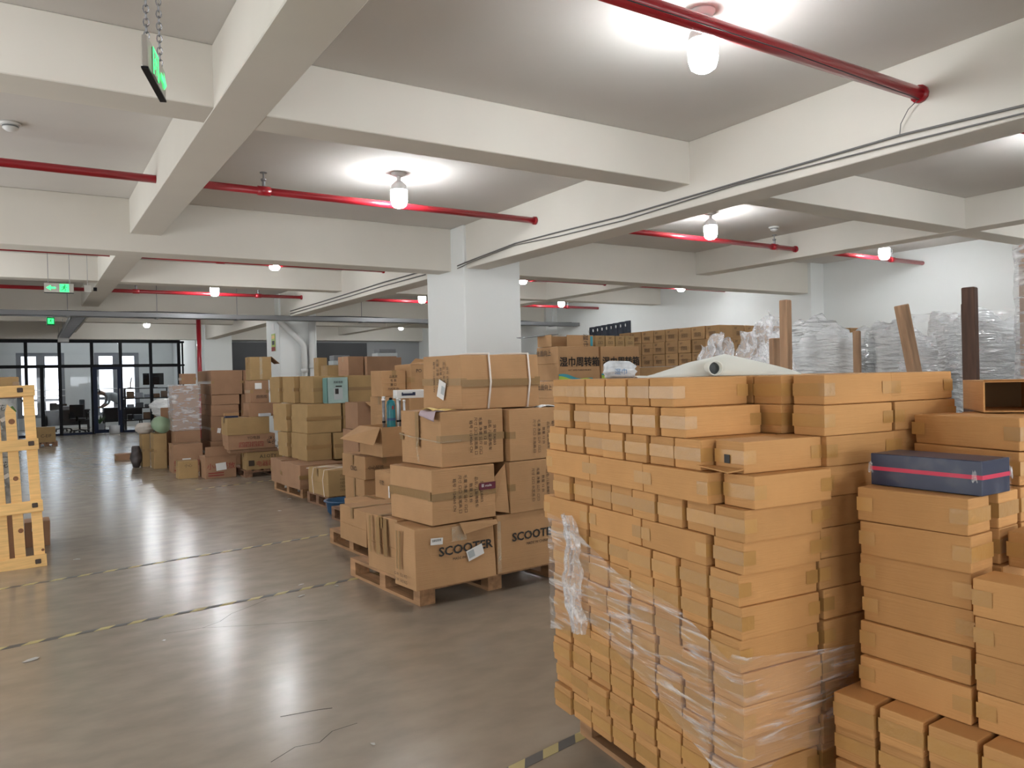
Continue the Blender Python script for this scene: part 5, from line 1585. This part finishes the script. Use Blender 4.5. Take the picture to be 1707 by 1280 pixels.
# ------------------------------------------------------------------ office behind the glass
def desk(lab, x, y, w, d, h, m='office_dark'):
    t = empty('desk', (x, y, 0))
    MB().box(0, w, 0, d, h - .03, h).build('desk_top', M[m], t)
    for a_, b_ in ((.03, .03), (w - .07, .03), (.03, d - .07), (w - .07, d - .07)):
        MB().box(a_, a_ + .04, b_, b_ + .04, 0, h - .03).build('leg', M[m], t)
    MB().box(.05, w - .05, .06, .08, .25, h - .03).build('modesty_panel', M[m], t)
    return tag(t, lab, 'desk')
def office_chair(lab, x, y, rz):
    t = empty('office_chair', (x, y, 0), R(rz))
    o = MB().box(-.24, .24, -.23, .23, .42, .49).build('seat', M['office_dark'], t); bev_mesh(o.data, .02, 2)
    o = MB().box(-.22, .22, .21, .26, .55, .95).build('backrest', M['office_dark'], t); bev_mesh(o.data, .02, 2)
    MB().tube([(0, 0, .10), (0, 0, .42)], .03, 8).build('gas_lift', M['black'], t)
    for k in range(5):
        a_ = k * 1.2566
        ba = MB().tube([(0, 0, .11), (.28 * math.cos(a_), .28 * math.sin(a_), .07)], .02, 6).build('base_arm', M['black'], t)
        MB().tube([(.28 * math.cos(a_), .28 * math.sin(a_) - .02, .035), (.28 * math.cos(a_), .28 * math.sin(a_) + .02, .035)], .035, 8).build('castor', M['black'], ba)
    for s in (-1, 1):
        MB().tube([(s * .26, .12, .46), (s * .27, .12, .66), (s * .27, -.12, .66)], .018, 6).build('armrest', M['black'], t)
    MB().box(-.03, .03, .20, .25, .40, .60).build('back_bar', M['black'], t)
    return tag(t, lab, 'chair', 'office chairs behind the glass')
desk('dark office desk with papers left of the glass door', .45, 29.6, 1.35, .7, .76)
desk('dark office desk the person bends over', 2.25, 30.6, 1.3, .7, .76)
office_chair('black office chair at the left desk', 1.45, 29.2, 160)
office_chair('black office chair pushed beside the door', 1.0, 30.9, 10)
for x, y, w, h, lb in ((.62, 29.8, .22, .25, 'dark bag on the left office desk'), (1.0, 29.75, .3, .14, 'pile of papers on the left office desk'), (1.5, 29.9, .16, .34, 'grey file box on the left office desk')):
    o = MB().box(0, w, 0, .22, 0, h).build('desk_clutter', M['office_dark'] if 'bag' in lb else M['office_white'] if 'paper' in lb else M['office_grey'], loc=(x, y, .7605)); bev_mesh(o.data, .03, 2)
    tag(o, lb, 'clutter')
t = empty('shelf_rack', (2.78, 28.75, 0))
for x in (0, 1.35):
    for y in (0, .4):
        MB().box(x, x + .04, y, y + .04, 0, 1.45).build('upright', M['office_dark'], t)
for z in (.35, .75, 1.08, 1.42):
    MB().box(0, 1.39, 0, .44, z, z + .03).build('shelf', M['office_dark'], t)
tag(t, 'black open shelf rack right of the glass door', 'shelf')
rq = random.Random(3)
for z in (.38, .78, 1.11):
    x = .08
    k = 0
    while x < 1.2:
        w = rq.uniform(.12, .26)
        o = MB().box(0, w, 0, .25, 0, rq.uniform(.10, .24)).build('shelf_item', M[rq.choice(['office_grey', 'office_white', 'office_dark', 'kraft3'])], loc=(2.78 + x, 28.82, z + .0005)); bev_mesh(o.data, .015, 1)
        k += 1
        tag(o, f'{ORD[k]} item from left on the {({.38: "bottom", .78: "middle", 1.11: "upper"})[z]} shelf of the black rack', 'office item', 'items on the black rack')
        x += w + .05
t = empty('monitor', (3.70, 28.95, 1.45))
MB().box(-.33, .33, -.02, .02, .10, .50).build('screen_panel', M['screen'], t)
MB().tube([(0, .02, .02), (0, .02, .2)], .025, 8).build('stand', M['black'], t)
MB().box(-.12, .12, -.08, .10, 0, .015).build('foot', M['black'], t)
tag(t, 'dark flat monitor on top of the black rack', 'monitor')
t = empty('desk_fan', (2.98, 28.95, 1.45))
MB().lathe([(.10, 0), (.10, .02), (.02, .03), (.015, .2)], 14).build('base', M['office_dark'], t)
MB().quad((-.02, 0, .15), (.02, 0, .15), (.06, -.03, .36), (.03, -.03, .38)).build('blade', M['office_dark'], t)
tag(t, 'small dark figurine on the left end of the black rack', 'ornament')
o = MB().lathe([(.13, 0), (.15, .02), (.16, .26), (0, .27)], 16).build('bucket', M['office_white'], loc=(2.35, 28.0 - .35, 0), smooth=True)
tag(o, 'white bucket on the floor right of the glass door', 'bucket')
o = empty('plant_pot', (2.0, 28.6, 0))
MB().lathe([(.12, 0), (.16, .30), (.14, .30), (.13, .28), (0, .28)], 14).build('pot', M['office_white'], o)
for k in range(14):
    a_ = k * 2.4
    MB().quad((0, 0, .28), (.10 * math.cos(a_ + .3), .10 * math.sin(a_ + .3), .42), (.22 * math.cos(a_), .22 * math.sin(a_), .50 + .05 * (k % 3)), (.10 * math.cos(a_ - .3), .10 * math.sin(a_ - .3), .42)).build('leaf', M['leaf'], o)
tag(o, 'small green pot plant behind the glass door', 'plant')

# person bending over the desk
def skin_body(name, chains, root, loc, rz, m):
    vs, es, rs_ = [], [], []
    idx = {}
    for ch in chains:
        prev = None
        for key, co, r_ in ch:
            if key not in idx:
                idx[key] = len(vs); vs.append(co); rs_.append(r_)
            if prev is not None: es.append((prev, idx[key]))
            prev = idx[key]
    me = bpy.data.meshes.new(name); me.from_pydata(vs, es, []); me.update()
    o = new_obj(name, me, m, None, loc, rz)
    sk = o.modifiers.new('skin', 'SKIN'); sk.use_smooth_shade = True
    for i, r_ in enumerate(rs_):
        me.skin_vertices[0].data[i].radius = (r_, r_) if not isinstance(r_, tuple) else r_
    me.skin_vertices[0].data[idx[root]].use_root = True
    su = o.modifiers.new('sub', 'SUBSURF'); su.levels = 1; su.render_levels = 1
    dg = bpy.context.evaluated_depsgraph_get()
    m2 = bpy.data.meshes.new_from_object(o.evaluated_get(dg))
    bpy.data.objects.remove(o)
    m2.materials.clear()
    return m2
ch = [[('pel', (0, 0, .98), (.20, .17)), ('wst', (-.10, 0, 1.08), (.19, .17)), ('chs', (-.32, 0, 1.20), (.22, .19)), ('shd', (-.45, 0, 1.24), (.19, .16)), ('nck', (-.53, 0, 1.27), .055), ('hd0', (-.60, 0, 1.30), .085), ('hd1', (-.70, 0, 1.33), .095), ('hd2', (-.77, 0, 1.34), .06)]]
for s, n in ((1, 'l'), (-1, 'r')):
    ch.append([('pel', 0, 0), ('hp' + n, (.02, s * .10, .90), .095), ('kn' + n, (-.02, s * .11, .50), .065), ('an' + n, (.04, s * .11, .10), .045), ('ft' + n, (-.10, s * .12, .04), .04)])
    ch.append([('shd', 0, 0), ('sh' + n, (-.42, s * .20, 1.20), .07), ('el' + n, (-.44, s * .24, .95), .048), ('wr' + n, (-.60, s * .18, .82), .035), ('hn' + n, (-.68, s * .15, .80), .032)])
    for k in range(4):
        ch.append([('hn' + n, 0, 0), ('f%d' % k + n, (-.73, s * .15 + (k - 1.5) * .02, .785), .009), ('g%d' % k + n, (-.76, s * .15 + (k - 1.5) * .02, .775), .008)])
    ch.append([('wr' + n, 0, 0), ('t' + n, (-.64, s * .11, .80), .010), ('u' + n, (-.68, s * .10, .785), .008)])
pm = skin_body('person', ch, 'pel', (0, 0, 0), 0, M['shirt'])
for m_ in ('shirt', 'trousers', 'skin'): pm.materials.append(M[m_])
for p in pm.polygons:
    c = p.center
    p.use_smooth = True
    p.material_index = 1 if (c.z < .97 and c.x > -.25) else 2 if (c.x < -.515 or c.z < .90) else 0
pe = new_obj('person', pm, None, None, (2.80, 30.2, 0.0), R(8))
hr = sheet(lambda u, v: (-.715 + .075 * math.cos(u * 6.2832) * math.sin(v * 1.75), .10 * math.sin(u * 6.2832) * math.sin(v * 1.75), 1.335 + .115 * math.cos(v * 1.75)), 20, 8).build('hair', M['hair'], pe, smooth=True)
for s in (-1, 1):
    MB().lathe([(0, 0), (.02, .01), (0, .02)], 8).build('ear', M['skin'], pe, loc=(-.66, s * .095, 1.33))
tag(pe, 'person in a grey shirt bending over the desk behind the glass door', 'person')
